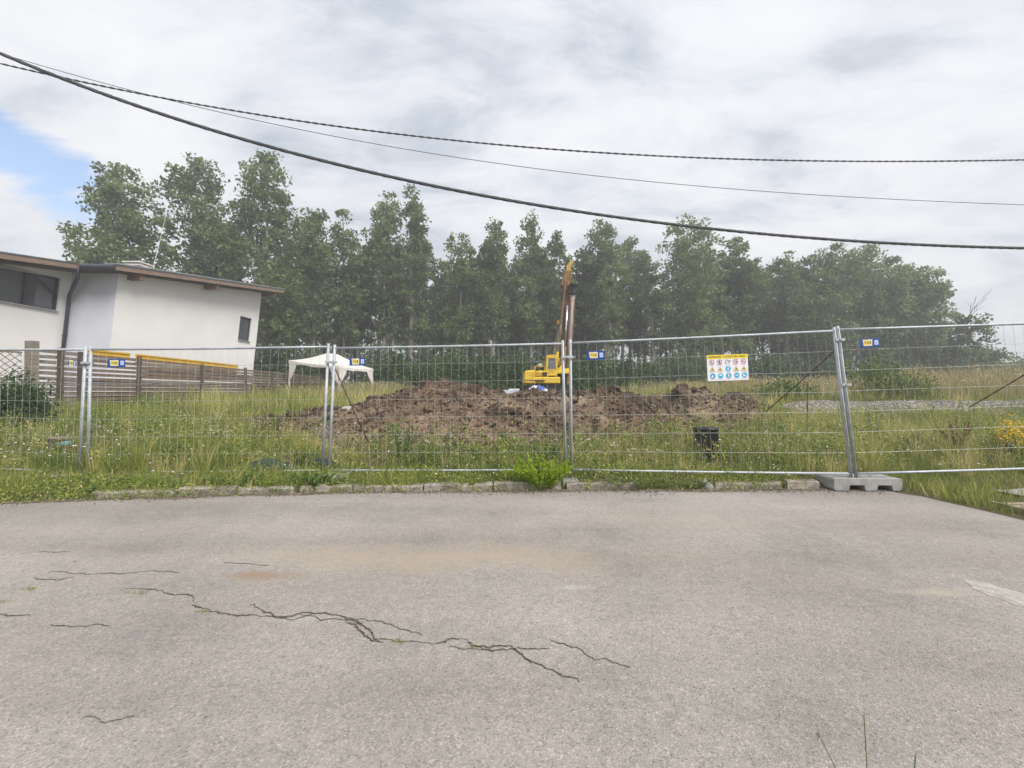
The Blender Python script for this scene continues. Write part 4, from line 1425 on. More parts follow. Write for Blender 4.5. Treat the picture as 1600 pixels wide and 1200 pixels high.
# ------------------------------------------------------------------ braces behind the mesh fence
M_rod = mat('rusty brace tube', (.09, .065, .05), .85, scale=8, col2=(.19, .13, .095))
for lb, a, b in (('rusty brace rod slanting down behind the middle-left post pair', P(520, 568, 6.45), P(577, 694, 7.7)),
                 ('rusty brace rod slanting left from the right leaning post', P(1312, 541, 6.02), P(1200, 640, 8.4)),
                 ('dark brace rod slanting up and out of the right edge', P(1514, 637, 8.0), P(1690, 530, 6.1))):
    mb = MB(); mb.tube([a, a.lerp(b, .5) + Vector((0, 0, -.012)), b + (b - a).normalized() * .12 * (1 if a.z > b.z else 0)], .0105, 8)
    tag(mb.build('brace_rod', M_rod, None, smooth=True), lb, 'rod', 'brace rods of the mesh fence')
mb = MB(); a = P(1261, 622, 11); mb.tube([(a.x, a.y, .2), (a.x + .02, a.y, P(1261, 597, 11).z)], .018, 7)
tag(mb.build('stake', M_rod), 'short dark stake standing in the grass left of the leaning post', 'stake')

# ------------------------------------------------------------------ black wrapped bucket, tarp, bits in the grass
M_blk = mat('black plastic film', (.012, .012, .014), .28, var=.5, scale=5, spec=.6)
bx0 = P(1103, 700, 7.5)
bk = thing('wrapped_bucket', 'bucket wrapped in shiny black plastic standing in the weeds below the sign', 'bucket', (bx0.x, bx0.y, float(G(bx0.x, bx0.y)) + .10), R(15))
rb = random.Random(9)
fold = [rb.uniform(-.05, .05) for _ in range(40)]
mb = MB(); mb.lathe([(.180, -.08), (.186, .0), (.188, .16), (.19, .30), (.198, .40), (.205, .425), (.198, .44), (.16, .445), (.10, .435)], (0, 0, 0), 40, wob=lambda a, i: 1 + fold[int(a / 6.2832 * 40) % 40] * (1.0 if i < 6 else .5) + .03 * math.sin(i * 2 + a * 5))
mb.build('wrapping', M_blk, bk, smooth=True)
mb = MB(); mb.tube([(.2 * math.cos(a), .2 * math.sin(a), .42) for a in np.linspace(0, 6.2832, 33)], .011, 6, caps=False); mb.build('rim', M_blk, bk, smooth=True)
tg = cloth_heap('loose_film', (-.16, -.14, -.06), .10, .08, .07, M_blk, 15); tg.parent = bk

M_tarp = mat('dark green netting', (.014, .028, .024), .7, scale=7, col2=(.04, .065, .055))
c = P(424, 733, 6.55)
tag(cloth_heap('tarp', (c.x, c.y, float(G(c.x, c.y)) + .01), ( .40), .22, .22, M_tarp, 21, 40, .5), 'crumpled dark green tarp lying behind the fence bottom rail', 'tarp')
tag(cloth_heap('tarp_scrap', (c.x + .75, c.y + .1, float(G(c.x + .7, c.y)) + .12), .16, .12, .14, M_tarp, 24, 24), 'smaller dark green scrap of netting right of the tarp pile', 'tarp')
c = P(97, 683, 7.6)
o = thing('makeshift_bench', 'small grey board on dark bricks half hidden in the left grass', 'board', (c.x, c.y, c.z - .14))
MB().box((-.19, -.1, .11), (.19, .1, .14), jit=.008).build('board', M_slat2, o)
for sx in (-.14, .11): MB().box((sx - .05, -.06, -.12), (sx + .05, .06, .108)).build('brick', M_post, o)
c = P(110, 692, 7.4)
mb = MB(); mb.tube([c + Vector((-.22, 0, -.03)), c + Vector((-.03, 0, -.01)), c + Vector((.02, 0, 0)), c + Vector((.05, 0, 0))], [.045, .048, .02, .018], 10)
tag(mb.build('bottle', mat('blue plastic bottle', (.12, .34, .46), .3, spec=.6), None, smooth=True), 'blue plastic bottle lying by the grey board in the grass', 'bottle')
c = P(60, 770, 5.75)

# ------------------------------------------------------------------ trees
M_bark = mat('poplar bark', (.17, .15, .13), .9, scale=3, col2=(.33, .305, .27), stretch=(5, 5, .7), bump=.5, bscale=20)
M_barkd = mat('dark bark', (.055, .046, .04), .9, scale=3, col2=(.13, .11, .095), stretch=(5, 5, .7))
M_leafA = leafmat('poplar leaves', (.085, .130, .045), (.190, .255, .095), .5, (.29, .35, .17))
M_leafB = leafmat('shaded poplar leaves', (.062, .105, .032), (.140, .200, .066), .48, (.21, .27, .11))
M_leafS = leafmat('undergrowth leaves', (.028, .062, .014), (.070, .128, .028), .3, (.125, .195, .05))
M_dead = mat('dead twigs', (.13, .10, .085), .9, var=.3)


def tree(name, label, px, top, Y, halfw, group, seed, m, base=.28, nl=11, nclump=170, per=40, leaf=.27, name_trunk='trunk', round_=False, dead=0, lean=0.0, bark=None):
    rng = np.random.default_rng(seed)
    X = (px - 800) / F * Y
    z0 = float(G(X, Y)) - .1
    topz = P(px, top, Y).z
    Hh = topz - z0
    Rr = halfw / F * Y
    o = thing(name, label, 'tree', (X, Y, z0), 0, group)
    # trunk with a slow bend
    bend = rng.normal(size=2) * .02 * Hh
    axis_ = lambda t: Vector((bend[0] * math.sin(t * 2.2) + lean * Hh * t ** 1.6, bend[1] * math.sin(t * 2.5), Hh * t))
    tb = MB()
    r0 = .010 * Hh + .05
    ts = np.linspace(0, .93, 12)
    tb.tube([axis_(t) for t in ts], [r0 * (1.25 if i == 0 else 1) * (1 - t * .92) + .012 for i, t in enumerate(ts)], 7)
    # lobes
    cents, radii = [], []
    for i in range(nl):
        f = (i + rng.uniform(0, .8)) / nl
        t = base + (1 - base) * f
        if round_: prof = math.sin(math.pi * min(1, (f * .8 + .16))) ** .6
        else: prof = (.62 + .38 * math.sin(math.pi * min(1, f * 1.05 + .05))) * (1 - .42 * max(0, f - .6) / .4)
        lr = Rr * (.44 + .18 * rng.random()) * (prof ** .5) * (1.0 if f < .8 else .8)
        off = max(0, Rr * prof - lr * .8) * rng.uniform(.45, 1.0)
        a = rng.uniform(0, 2 * math.pi) if i % 2 else (math.pi * rng.integers(0, 2) + rng.normal() * .6)
        lz = lr * rng.uniform(1.25, 1.9)
        zc = min(Hh * t, Hh - lz * .92)
        if i == nl - 1: off *= .3; zc = Hh - lz * .95
        ctr = axis_(zc / Hh) + Vector((off * math.cos(a), off * math.sin(a), 0)); ctr.z = zc
        cents.append(ctr); radii.append((lr, lz))
        tj = max(base * .55, (zc - lz * .5 - off * 1.1) / Hh)
        p0 = axis_(tj); rr = max(.02, r0 * (1 - tj) * .45)
        mid = p0.lerp(ctr, .5) + Vector((0, 0, -.12 * off))
        tb.tube([p0, mid, ctr + Vector((0, 0, lz * .4))], [rr, rr * .7, .012], 5, caps=False)
        for q in range(3):
            v = Vector(rng.normal(size=3)); v.z = abs(v.z); v.normalize()
            tb.tube([p0.lerp(ctr, .55 + .15 * q), ctr + Vector((v.x * lr * .8, v.y * lr * .8, v.z * lz * .7))], [rr * .4, .008], 4, caps=False)
    for q in range(dead):
        t = rng.uniform(.08, base + .25); p = axis_(t)
        a = rng.uniform(0, 6.28); l = rng.uniform(.5, 1.6)
        tb.tube([p, p + Vector((math.cos(a) * l * .6, math.sin(a) * l * .6, l * .25)), p + Vector((math.cos(a) * l, math.sin(a) * l, -l * rng.uniform(.0, .5)))], [.02, .014, .006], 3, caps=False)
    tb.build(name_trunk, bark or M_bark, o)
    # foliage clumps near the lobe surfaces
    vol = np.array([r[0] * r[1] for r in radii]); pr = vol / vol.sum()
    idx = rng.choice(nl, nclump, p=pr)
    d = rng.normal(size=(nclump, 3)); d /= np.linalg.norm(d, axis=1)[:, None]
    rad = rng.uniform(.25, 1.0, nclump) ** .4
    Cn = np.array([c[:] for c in cents])[idx]
    Rn = np.array(radii)[idx]
    CC = Cn + d * rad[:, None] * np.stack([Rn[:, 0], Rn[:, 0], Rn[:, 1]], 1)
    CC[:, 2] = np.minimum(CC[:, 2], Hh - .15)
    N_ = nclump * per
    ci = np.repeat(np.arange(nclump), per)
    cs = rng.uniform(.40, .85, nclump)[ci] * (Rr / 3.0) ** .35
    bd = rng.normal(size=(N_, 3)); bd /= np.linalg.norm(bd, axis=1)[:, None]
    LP = CC[ci] + bd * (cs * rng.uniform(0, 1, N_) ** .45)[:, None] * np.array([1, 1, .85])
    LP[:, 2] = np.minimum(LP[:, 2], Hh + .1)
    ct = rng.uniform(0, .75, nclump) + rng.uniform(-.14, .16)
    tint = np.clip(ct[ci] + rng.normal(size=N_) * .16, 0, 1)
    V, Fq, T = leaves(LP, leaf, rng, .7, 0, tint)
    link('crown', np_mesh('crown', V, Fq, m, T), o)
    return o


front = [  # px, top, Y, half width px, seed, lobes, clumps, label
    (180, 263, 34, 66, 1, 12, 300, 'broad rounded poplar at the left end, standing apart behind the roof', dict(base=.30, round_=True)),
    (288, 243, 36, 60, 2, 13, 330, 'tall poplar with a blunt top behind the roof antenna', dict(base=.22)),
    (412, 248, 37, 60, 3, 13, 350, 'tallest square-topped poplar just right of the house roof', dict(base=.22)),
    (486, 318, 40, 34, 4, 9, 170, 'narrow poplar right of the tall square-topped one', {}),
    (533, 329, 41, 30, 5, 9, 160, 'slim poplar with a pointed top above the tent', {}),
    (600, 300, 42, 34, 6, 10, 210, 'left half of the twin-topped poplar pair left of the middle', {}),
    (642, 297, 42.5, 27, 7, 9, 170, 'right half of the twin-topped poplar pair left of the middle', {}),
    (706, 366, 43, 34, 8, 9, 170, 'low round-topped poplar left of the middle gap', {}),
    (768, 339, 43, 30, 9, 10, 190, 'pointed poplar left of the drilling mast', dict(lean=.015)),
    (829, 331, 44, 28, 10, 10, 190, 'slim poplar with a leaning tip left of the mast top', dict(lean=.02)),
    (872, 361, 44, 26, 11, 9, 150, 'poplar directly behind the mast top', dict(lean=.02)),
    (950, 347, 44, 44, 12, 11, 240, 'feathery poplar right of the drilling mast', dict(lean=.025)),
    (1062, 343, 43, 56, 13, 13, 330, 'big wide poplar under the thick cable, leaning right', dict(lean=.03, base=.2)),
    (1148, 376, 44, 38, 14, 10, 200, 'pointed poplar right of the big wide one', dict(lean=.01)),
    (1222, 399, 45, 34, 15, 9, 170, 'poplar with two small tips above the warning sign', {}),
    (1296, 379, 45, 46, 16, 11, 240, 'full poplar above the leaning fence post', dict(base=.2)),
    (1366, 384, 45, 48, 17, 11, 260, 'round full poplar near the right end of the row', dict(base=.15, round_=True)),
    (1432, 412, 44, 40, 18, 10, 220, 'last rounded poplar at the right end of the row', dict(base=.12, round_=True)),
]
for px, top, Y, hw, sd, nl, nc, lb, kw in front:
    kw = dict(kw); kw.setdefault('base', .31); kw.setdefault('dead', 26)
    tree('poplar_tree', lb, px, top, Y, hw * 1.24, 'front row of poplars', 100 + sd, M_leafA, nl=nl + 3, nclump=int(nc * 1.3), per=37, leaf=.29, **kw)
# second row closes the gaps
rt = random.Random(12)
back = [(330, 330), (372, 345), (452, 372), (508, 385), (560, 392), (585, 360), (668, 368), (690, 405), (735, 398), (790, 385), (812, 400), (850, 395), (905, 392), (925, 400), (985, 372), (1010, 390), (1100, 398), (1122, 405), (1178, 408), (1200, 420), (1250, 412), (1272, 400), (1330, 405), (1395, 402), (1455, 440)]
for i, (px, top) in enumerate(back):
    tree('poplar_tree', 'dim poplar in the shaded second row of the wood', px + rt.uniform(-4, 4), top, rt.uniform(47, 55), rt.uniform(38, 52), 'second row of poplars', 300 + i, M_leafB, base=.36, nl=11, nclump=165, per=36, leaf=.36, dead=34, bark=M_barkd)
# slender trunks deeper in the wood
for i in range(44):
    px = 395 + i * 24 + rt.uniform(-9, 9)
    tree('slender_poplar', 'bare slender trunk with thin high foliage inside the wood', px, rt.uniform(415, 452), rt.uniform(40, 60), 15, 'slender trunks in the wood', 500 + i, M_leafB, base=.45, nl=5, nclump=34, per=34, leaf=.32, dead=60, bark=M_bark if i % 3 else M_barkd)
# the wood behind reads as one mass
rng = np.random.default_rng(5)
n = 46000
Yw = rng.uniform(62, 80, n); Xw = rng.uniform(-.62, .92, n) * Yw
Zw = 1.8 + rng.beta(1.6, 1.3, n) * (11.5 + 3 * fbm(Xw * .15, Yw * .1, 71, 3))
k = (vnoise(Xw * .35, Zw * .35, 72) + .5 * vnoise(Xw * .9, Zw * .9, 73)) > .74
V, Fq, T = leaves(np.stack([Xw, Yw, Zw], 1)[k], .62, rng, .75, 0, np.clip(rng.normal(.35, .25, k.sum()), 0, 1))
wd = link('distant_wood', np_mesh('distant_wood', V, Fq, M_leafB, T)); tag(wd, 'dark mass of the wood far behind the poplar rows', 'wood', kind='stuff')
tw = MB()
for i in range(150):
    Y = rt.uniform(56, 80); X = rt.uniform(-.6, .92) * Y; h = rt.uniform(10, 15)
    tw.tube([(X, Y, 1), (X + rt.uniform(-.4, .4), Y, h)], [rt.uniform(.1, .2), .04], 4, caps=False)
tag(tw.build('distant_trunks', M_barkd), 'thin dark trunks deep in the far wood', 'wood', kind='stuff')


def shrub(name, label, X, Y, rx, rz, seed, m, nclump=110, per=34, leaf=.15, group=None, cs=.22, cat='shrub', stems=9, z=None, ry=None):
    rng = np.random.default_rng(seed)
    z0 = float(G(X, Y)) - .05 if z is None else z
    o = thing(name, label, cat, (X, Y, z0), 0, group)
    ry = ry or rx * .8
    d = rng.normal(size=(nclump, 3)); d /= np.linalg.norm(d, axis=1)[:, None]
    d[:, 2] = np.abs(d[:, 2]) * 1.0
    rad = rng.uniform(.15, 1, nclump) ** .45
    lump = .75 + .5 * vnoise(d[:, 0] * 2 + 5, d[:, 2] * 2.5 + d[:, 1] * 2, seed)
    CC = d * (rad * lump)[:, None] * np.array([rx, ry, rz])
    CC[:, 2] = np.maximum(CC[:, 2], .05)
    ci = np.repeat(np.arange(nclump), per)
    LP = CC[ci] + rng.normal(size=(len(ci), 3)) * (cs * rng.uniform(.6, 1.3, nclump)[ci])[:, None]
    LP[:, 2] = np.maximum(LP[:, 2], .01)
    tint = np.clip(rng.uniform(0, .75, nclump)[ci] + rng.normal(size=len(ci)) * .15, 0, 1)
    V, Fq, T = leaves(LP, leaf, rng, .55, .2, tint)
    link('foliage', np_mesh('foliage', V, Fq, m, T), o)
    sm = MB()
    for i in range(stems):
        q = CC[rng.integers(0, nclump)]
        sm.tube([(q[0] * .12, q[1] * .12, 0), (q[0] * .5, q[1] * .5, q[2] * .6), tuple(q)], [.018 * rx + .006, .012 * rx + .004, .004], 5, caps=False)
    sm.build('stem', M_barkd, o)
    return o


ui = 0
UL = ['by the house corner', 'behind the left end of the tent', 'right of the tent', 'that stands pale and upright right of the tent', 'above the left soil heap', 'above the crest of the soil heap', 'left of the rig counterweight', 'directly behind the rig body', 'left of the warning sign', 'behind the warning sign', 'right of the warning sign', 'left of the leaning post brace', 'behind the leaning fence post']
for px, top, hw, Y in ((425, 548, 34, 36), (470, 545, 36, 38), (600, 552, 32, 37), (618, 545, 18, 34), (660, 556, 38, 38), (712, 550, 40, 37), (770, 556, 36, 38), (812, 548, 30, 37), (1060, 566, 36, 37), (1100, 560, 34, 39), (1205, 556, 46, 37), (1255, 565, 36, 39), (1300, 570, 36, 38)):
    X = (px - 800) / F * Y; z0 = float(G(X, Y)); rz = max(1.2, P(px, top, Y).z - z0)
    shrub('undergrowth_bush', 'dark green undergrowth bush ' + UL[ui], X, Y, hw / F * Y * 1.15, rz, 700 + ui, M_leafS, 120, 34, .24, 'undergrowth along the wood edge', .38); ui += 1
for px, top, hw, Y, lb in ((672, 570, 30, 27, 'dark bush behind the highest point of the soil heap'), (716, 562, 32, 28, 'dark bush behind the heap left of the pale boards'), (762, 566, 30, 27.5, 'dark bush behind the pale boards on the heap'), (803, 560, 28, 28, 'dark bush just left of the rig counterweight'), (850, 564, 30, 29, 'dark bush hidden behind the rig cab'), (890, 566, 26, 28, 'dark bush behind the foot of the rig mast'), (925, 556, 34, 30, 'dense dark green bush right of the drilling rig'), (975, 562, 36, 31, 'drooping dark bush in the gap right of the rig'), (1010, 572, 24, 32, 'small dark bush where the dry grass begins')):
    X = (px - 800) / F * Y; z0 = float(G(X, Y)); rz = P(px, top, Y).z - z0
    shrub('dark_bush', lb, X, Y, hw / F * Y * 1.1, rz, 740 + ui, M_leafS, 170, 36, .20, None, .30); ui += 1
M_leafF = leafmat('field shrub leaves', (.060, .110, .020), (.150, .215, .045), .35, (.32, .34, .13))
for px, top, hw, Y, lb, lf in ((1385, 576, 66, 16.2, 'wide light green bush with pale blossom behind the gravel bank', .11), (1222, 600, 46, 16.5, 'low flat green bush left of the leaning post', .11), (1365, 560, 18, 26, 'upright small bush behind the wide blossoming bush', .15), (1322, 570, 14, 27, 'thin pale bush right of the leaning post', .15)):
    X = (px - 800) / F * Y; z0 = float(G(X, Y)); rz = P(px, top, Y).z - z0
    shrub('field_bush', lb, X, Y, hw / F * Y, rz, 760 + ui, M_leafF, 150, 40, lf, None, .17); ui += 1
for px, top, hw, Y, lb in ((1405, 548, 45, 44, 'dark bush under the right end of the poplars'), (1475, 550, 45, 46, 'rounded dark bush under the bare branches'), (1535, 545, 40, 48, 'green bush right of the bare branches'), (1590, 558, 36, 50, 'last green bush at the right edge'), (1640, 552, 50, 50, 'green bush just cut by the right edge')):
    X = (px - 800) / F * Y; z0 = float(G(X, Y)); rz = P(px, top, Y).z - z0
    shrub('hedge_bush', lb, X, Y, hw / F * Y, rz, 780 + ui, M_leafB, 130, 34, .30, None, .5); ui += 1
tree('young_tree', 'small crooked tree right of the poplars above the fence rail', 1512, 490, 42, 34, None, 881, M_leafB, base=.35, nl=8, nclump=70, per=36, leaf=.28, dead=8, bark=M_barkd)
tree('young_tree', 'small dense tree behind the fence rail near the right edge', 1548, 548, 45, 30, None, 883, M_leafB, base=.2, nl=8, nclump=80, per=36, leaf=.28, dead=6, bark=M_barkd, round_=True)
# dead tree
dt = thing('dead_tree', 'leafless dead tree with thin upswept branches right of the poplars', 'tree', ((1478 - 800) / F * 42, 42, float(G(42.5, 42))))
mb = MB(); rd = random.Random(4)


def branch(mb, p, d, l, r, depth):
    q = p + d * l
    mb.tube([p, p.lerp(q, .5) + Vector((rd.uniform(-.05, .05) * l, 0, 0)), q], [r, r * .75, r * .5], 5, caps=False)
    if depth == 0: return
    for _ in range(rd.choice([2, 3])):
        e = (d + Vector((rd.uniform(-.5, .55), rd.uniform(-.5, .5), rd.uniform(.0, .4)))).normalized()
        branch(mb, p.lerp(q, rd.uniform(.5, 1)), e, l * rd.uniform(.5, .75), r * .55, depth - 1)


branch(mb, Vector((0, 0, 0)), Vector((.22, 0, 1)).normalized(), 4.0, .12, 4)
mb.build('trunk', M_barkd, dt)

# ------------------------------------------------------------------ grass and weeds (uncountable)
M_grass = leafmat('meadow grass', (.085, .140, .022), (.310, .340, .070), .3, (.64, .53, .26), .7)
M_dry = leafmat('dry grass', (.24, .22, .09), (.42, .35, .18), .3, (.55, .47, .30), .8)
M_weed = leafmat('low weeds', (.070, .130, .022), (.25, .33, .058), .34, (.50, .46, .15))


def ok_ground(X, Y):
    mh = mound(X, Y, False)
    k = (mh < .10) | ((mh < .6) & (hash2(np.floor(X * 977), np.floor(Y * 983), 5) < .10 + .25 * (X > 5.5)))
    k &= ~((X > 8.8) & (Y > 13.35) & (Y < 14.75))
    k &= ~((X > 6.3) & (Y > 5.0) & (Y < 5.8))
    k &= ~((X > 5.6) & (X < 6.8) & (Y > 4.15) & (Y < 5.1))
    k &= X > fline(Y) - .3
    k &= ~((Y > 19) & (Y < 36) & (X / Y > -.21) & (X / Y < .27) & (hash2(np.floor(X * 971), np.floor(Y * 953), 9) < .85))
    return k


def scatter(n, Y0, Y1, power, seed, xl=-1.38, xr=1.38):
    rng = np.random.default_rng(seed)
    Y = Y0 + (Y1 - Y0) * rng.uniform(0, 1, n) ** power
    X = rng.uniform(xl, xr, n) * Y
    return X, Y, rng


def field(X, Y):  # patchy colour of the meadow
    return np.clip(.42 + 1.0 * fbm(X * .55, Y * .55, 201, 4) * 1.3 + .6 * fbm(X * 2.1, Y * 2.1, 205, 2), 0, 1)


CLEAR = [(3.25, 7.05, .62), (-3.72, 6.5, .42), (-2.5, 6.35, .3), (-7.9, 7.1, .45)]


def clear(X, Y):
    k = np.ones(len(X))
    for cx, cy, r in CLEAR: k *= 1 - .78 * np.exp(-((X - cx) ** 2 + (Y - cy) ** 2) / (r * r))
    return k


parts = []
# short growth on the verge and over the kerb
X, Y, rng = scatter(46000, 5.0, 6.6, 1, 31, -1.35, 1.25)
d = Y - edge_y(X)
k = (d > .02) & (d < .75) & (rng.random(len(X)) < np.clip(.35 + 2.2 * vnoise(X * 2.2, Y * 2.2, 210) - .6, .08, 1)) & (X < 5.4)
k &= ~((X > 4.1) & (X < 5.4) & (Y < 6.3))
X, Y = X[k], Y[k]
hh = rng.uniform(.05, .20, len(X)) * (.6 + .9 * vnoise(X * 1.7, Y * 1.7, 215)) * np.where(X < -3.2, 1.35, 1)
parts.append(blades(np.stack([X, Y, np.maximum(G(X, Y), np.where(Y - edge_y(X) < .15, .03, 0)) - .01], 1), hh, rng.uniform(.004, .009, len(X)), rng, .75, None, np.clip(field(X, Y) + rng.normal(size=len(X)) * .22, 0, 1)))
# right corner verge
X, Y, rng = scatter(26000, 3.2, 6.9, 1, 32, .87, 1.5)
k = ((X > edge_x(Y) + .03) | (Y > 6.05)) & ok_ground(X, Y) & (rng.random(len(X)) < .25 + .8 * vnoise(X * 1.8, Y * 1.8, 220))
k &= ~((X > 4.1) & (X < 5.36) & (Y > 5.7) & (Y < 6.3))
X, Y = X[k], Y[k]
parts.append(blades(np.stack([X, Y, G(X, Y) - .01], 1), rng.uniform(.07, .26, len(X)), rng.uniform(.004, .009, len(X)), rng, .9, None, np.clip(field(X, Y) * .7 + rng.normal(size=len(X)) * .2, 0, 1)))
# meadow behind the mesh fence
for n, a, b, pw, hlo, hhi, wlo, whi, sd in ((30000, 6.25, 10.0, .85, .06, .30, .004, .009, 33), (46000, 9.5, 15.0, .9, .22, .50, .008, .017, 34), (40000, 14.5, 27, .9, .35, .70, .014, .03, 35), (36000, 26, 46, .9, .45, .85, .03, .055, 36)):
    X, Y, rng = scatter(n, a, b, pw, sd)
    k = ok_ground(X, Y) & ((Y - edge_y(X)) > .35) & (X < np.where(Y < 6.3, 5.5, 99))
    X, Y = X[k], Y[k]
    patch = .3 + 1.25 * vnoise(X * .9, Y * .9, 230) * (.6 + .8 * vnoise(X * 3, Y * 3, 231))
    patch = patch * clear(X, Y)
    hh = rng.uniform(hlo, hhi, len(X)) * patch * np.where(Y < 10, np.interp(X, [-4.2, -3.2, 2.2, 3.8], [1.25, .48, .55, 1.15]), 1)
    f = field(X, Y) + rng.normal(size=len(X)) * .2
    if a > 14: f = f + .12
    parts.append(blades(np.stack([X, Y, G(X, Y) - .02], 1), hh, rng.uniform(wlo, whi, len(X)), rng, .5, None, np.clip(f, 0, 1)))
# tufts: blades fanning out of shared roots, bare soil between
for n, a, b, per, sd, sg, wl, wh in ((3300, 6.28, 10.2, 34, 81, .035, .0035, .009), (1500, 9.8, 15.2, 24, 82, .06, .008, .016)):
    X, Y, rng = scatter(n, a, b, .85, sd)
    k = ok_ground(X, Y) & ((Y - edge_y(X)) > .3) & (X < np.where(Y < 6.35, 5.5, 99)) & (vnoise(X * 1.3, Y * 1.3, 270) > .22)
    X, Y = X[k], Y[k]
    m_ = len(X)
    th = rng.gamma(5, .075, m_) * (.55 + .9 * vnoise(X * .7, Y * .7, 271))
    th *= np.where(Y < 10, np.interp(X, [-4.2, -3.2, 2.2, 3.8], [1.2, .52, .6, 1.15]), 1) * clear(X, Y)
    th = np.clip(th, .05, .75)
    tc_ = np.clip(field(X, Y) + rng.normal(size=m_) * .40, 0, 1)
    ti = np.repeat(np.arange(m_), per)
    off = rng.normal(size=(len(ti), 2))
    B = np.stack([X[ti] + off[:, 0] * sg, Y[ti] + off[:, 1] * sg, G(X[ti], Y[ti]) - .02], 1)
    parts.append(blades(B, th[ti] * rng.uniform(.35, 1.1, len(ti)), rng.uniform(wl, wh, len(ti)), rng, .35, off * rng.uniform(.1, .5, m_)[ti][:, None], np.clip(tc_[ti] + rng.normal(size=len(ti)) * .14, 0, 1)))
V, Ft, T = cat_mesh(parts)
gr = link('meadow_grass', np_mesh('meadow_grass', V, Ft, M_grass, T)); tag(gr, 'rough green and yellowing grass of the verge and meadow', 'grass', kind='stuff')

# tall dry grass on the right field and scattered straw
parts, heads = [], []
for n, a, b, xl, xr, hlo, hhi, w, sd in ((26000, 15.0, 30, .50, 1.42, .6, 1.05, .016, 41), (12000, 19, 34, .20, .75, .45, .8, .018, 42), (14000, 6.5, 12.5, -1.3, 1.38, .3, .65, .004, 43), (9000, 22, 40, -.55, -.20, .5, .8, .022, 44)):
    X, Y, rng = scatter(n, a, b, 1, sd, xl, xr)
    k = ok_ground(X, Y) & (rng.random(n) < np.clip(vnoise(X * .5, Y * .5, 240) * 2 - .35, .05, 1))
    X, Y = X[k], Y[k]
    hh = rng.uniform(hlo, hhi, len(X)) * (.75 + .5 * vnoise(X * .9, Y * .9, 242)) * np.where((a > 12) & (X / Y > .9), 1.35, 1)
    B = np.stack([X, Y, G(X, Y) - .02], 1)
    tt = np.clip(.5 + rng.normal(size=len(X)) * .25 + .8 * fbm(X * .6, Y * .6, 243, 2), 0, 1)
    parts.append(blades(B, hh, np.full(len(X), w), rng, .28, (.05, 0), tt))
    q = rng.random(len(X)) < (.5 if a > 12 else .35)
    C = B[q].copy(); C[:, 2] += hh[q] * .95; C[:, 0] += .05 * hh[q]
    s = .16 if a > 12 else .06
    Vh, Fh, Th = leaves(C, s, rng, .22, 2.5, np.clip(tt[q] + .1, 0, 1))
    heads.append((Vh, Fh, Th))
V, Ft, T = cat_mesh(parts)
tag(link('dry_grass', np_mesh('dry_grass', V, Ft, M_dry, T)), 'tall straw-coloured grass standing in the field and among the weeds', 'grass', kind='stuff')
V, Ft, T = cat_mesh(heads)
tag(link('grass_seed_heads', np_mesh('grass_seed_heads', V, Ft, M_dry, T)), 'pale seed heads above the tall dry grass', 'grass', kind='stuff')
# cut straw lying on the road edge
X, Y, rng = scatter(1500, 5.4, 6.1, 1, 45, -1.2, 1.0)
k = (np.abs(Y - edge_y(X)) < .16) & (vnoise(X * 1.3, Y, 250) > .35); X, Y = X[k], Y[k]
B = np.stack([X, Y, np.full(len(X), .012)], 1)
Vs, Fs, Ts = blades(B, np.full(len(X), .05), np.full(len(X), .004), rng, 3.2)
tag(link('straw_litter', np_mesh('straw_litter', Vs, Fs, M_dry, Ts)), 'dry straw litter lying along the road edge', 'straw', kind='stuff')

# broad-leaved low weeds between the grasses
rng = np.random.default_rng(51)
cl = []
for n, a, b, pw in ((1700, 6.35, 9.8, .9), (700, 9.5, 15, .9)):
    X, Y, _r = scatter(n, a, b, pw, 52 + n)
    k = ok_ground(X, Y) & ((Y - edge_y(X)) > .4) & (vnoise(X * .6, Y * .6, 255) > .30)
    cl.append(np.stack([X[k], Y[k]], 1))
cl = np.concatenate(cl)
per = 56
ci = np.repeat(np.arange(len(cl)), per)
XY = cl[ci] + rng.normal(size=(len(ci), 2)) * np.where(RNG.random(len(cl)) < .25, .045, rng.uniform(.05, .16, len(cl)))[ci][:, None]
spire = rng.random(len(cl)) < .22
clh = np.where(spire, rng.uniform(.4, .8, len(cl)), rng.gamma(4, .07, len(cl))) * clear(cl[:, 0], cl[:, 1]) 
hz = rng.uniform(.02, 1, len(ci)) ** .8 * clh[ci]
LP = np.stack([XY[:, 0], XY[:, 1], G(XY[:, 0], XY[:, 1]) + hz], 1)
V, Fq, T = leaves(LP, .042, rng, .42, .3, np.clip(rng.uniform(0, 1.0, len(cl))[ci] + rng.normal(size=len(ci)) * .15, 0, 1))
tag(link('low_weeds', np_mesh('low_weeds', V, Fq, M_weed, T)), 'low broad-leaved weeds growing through the grass', 'weeds', kind='stuff')

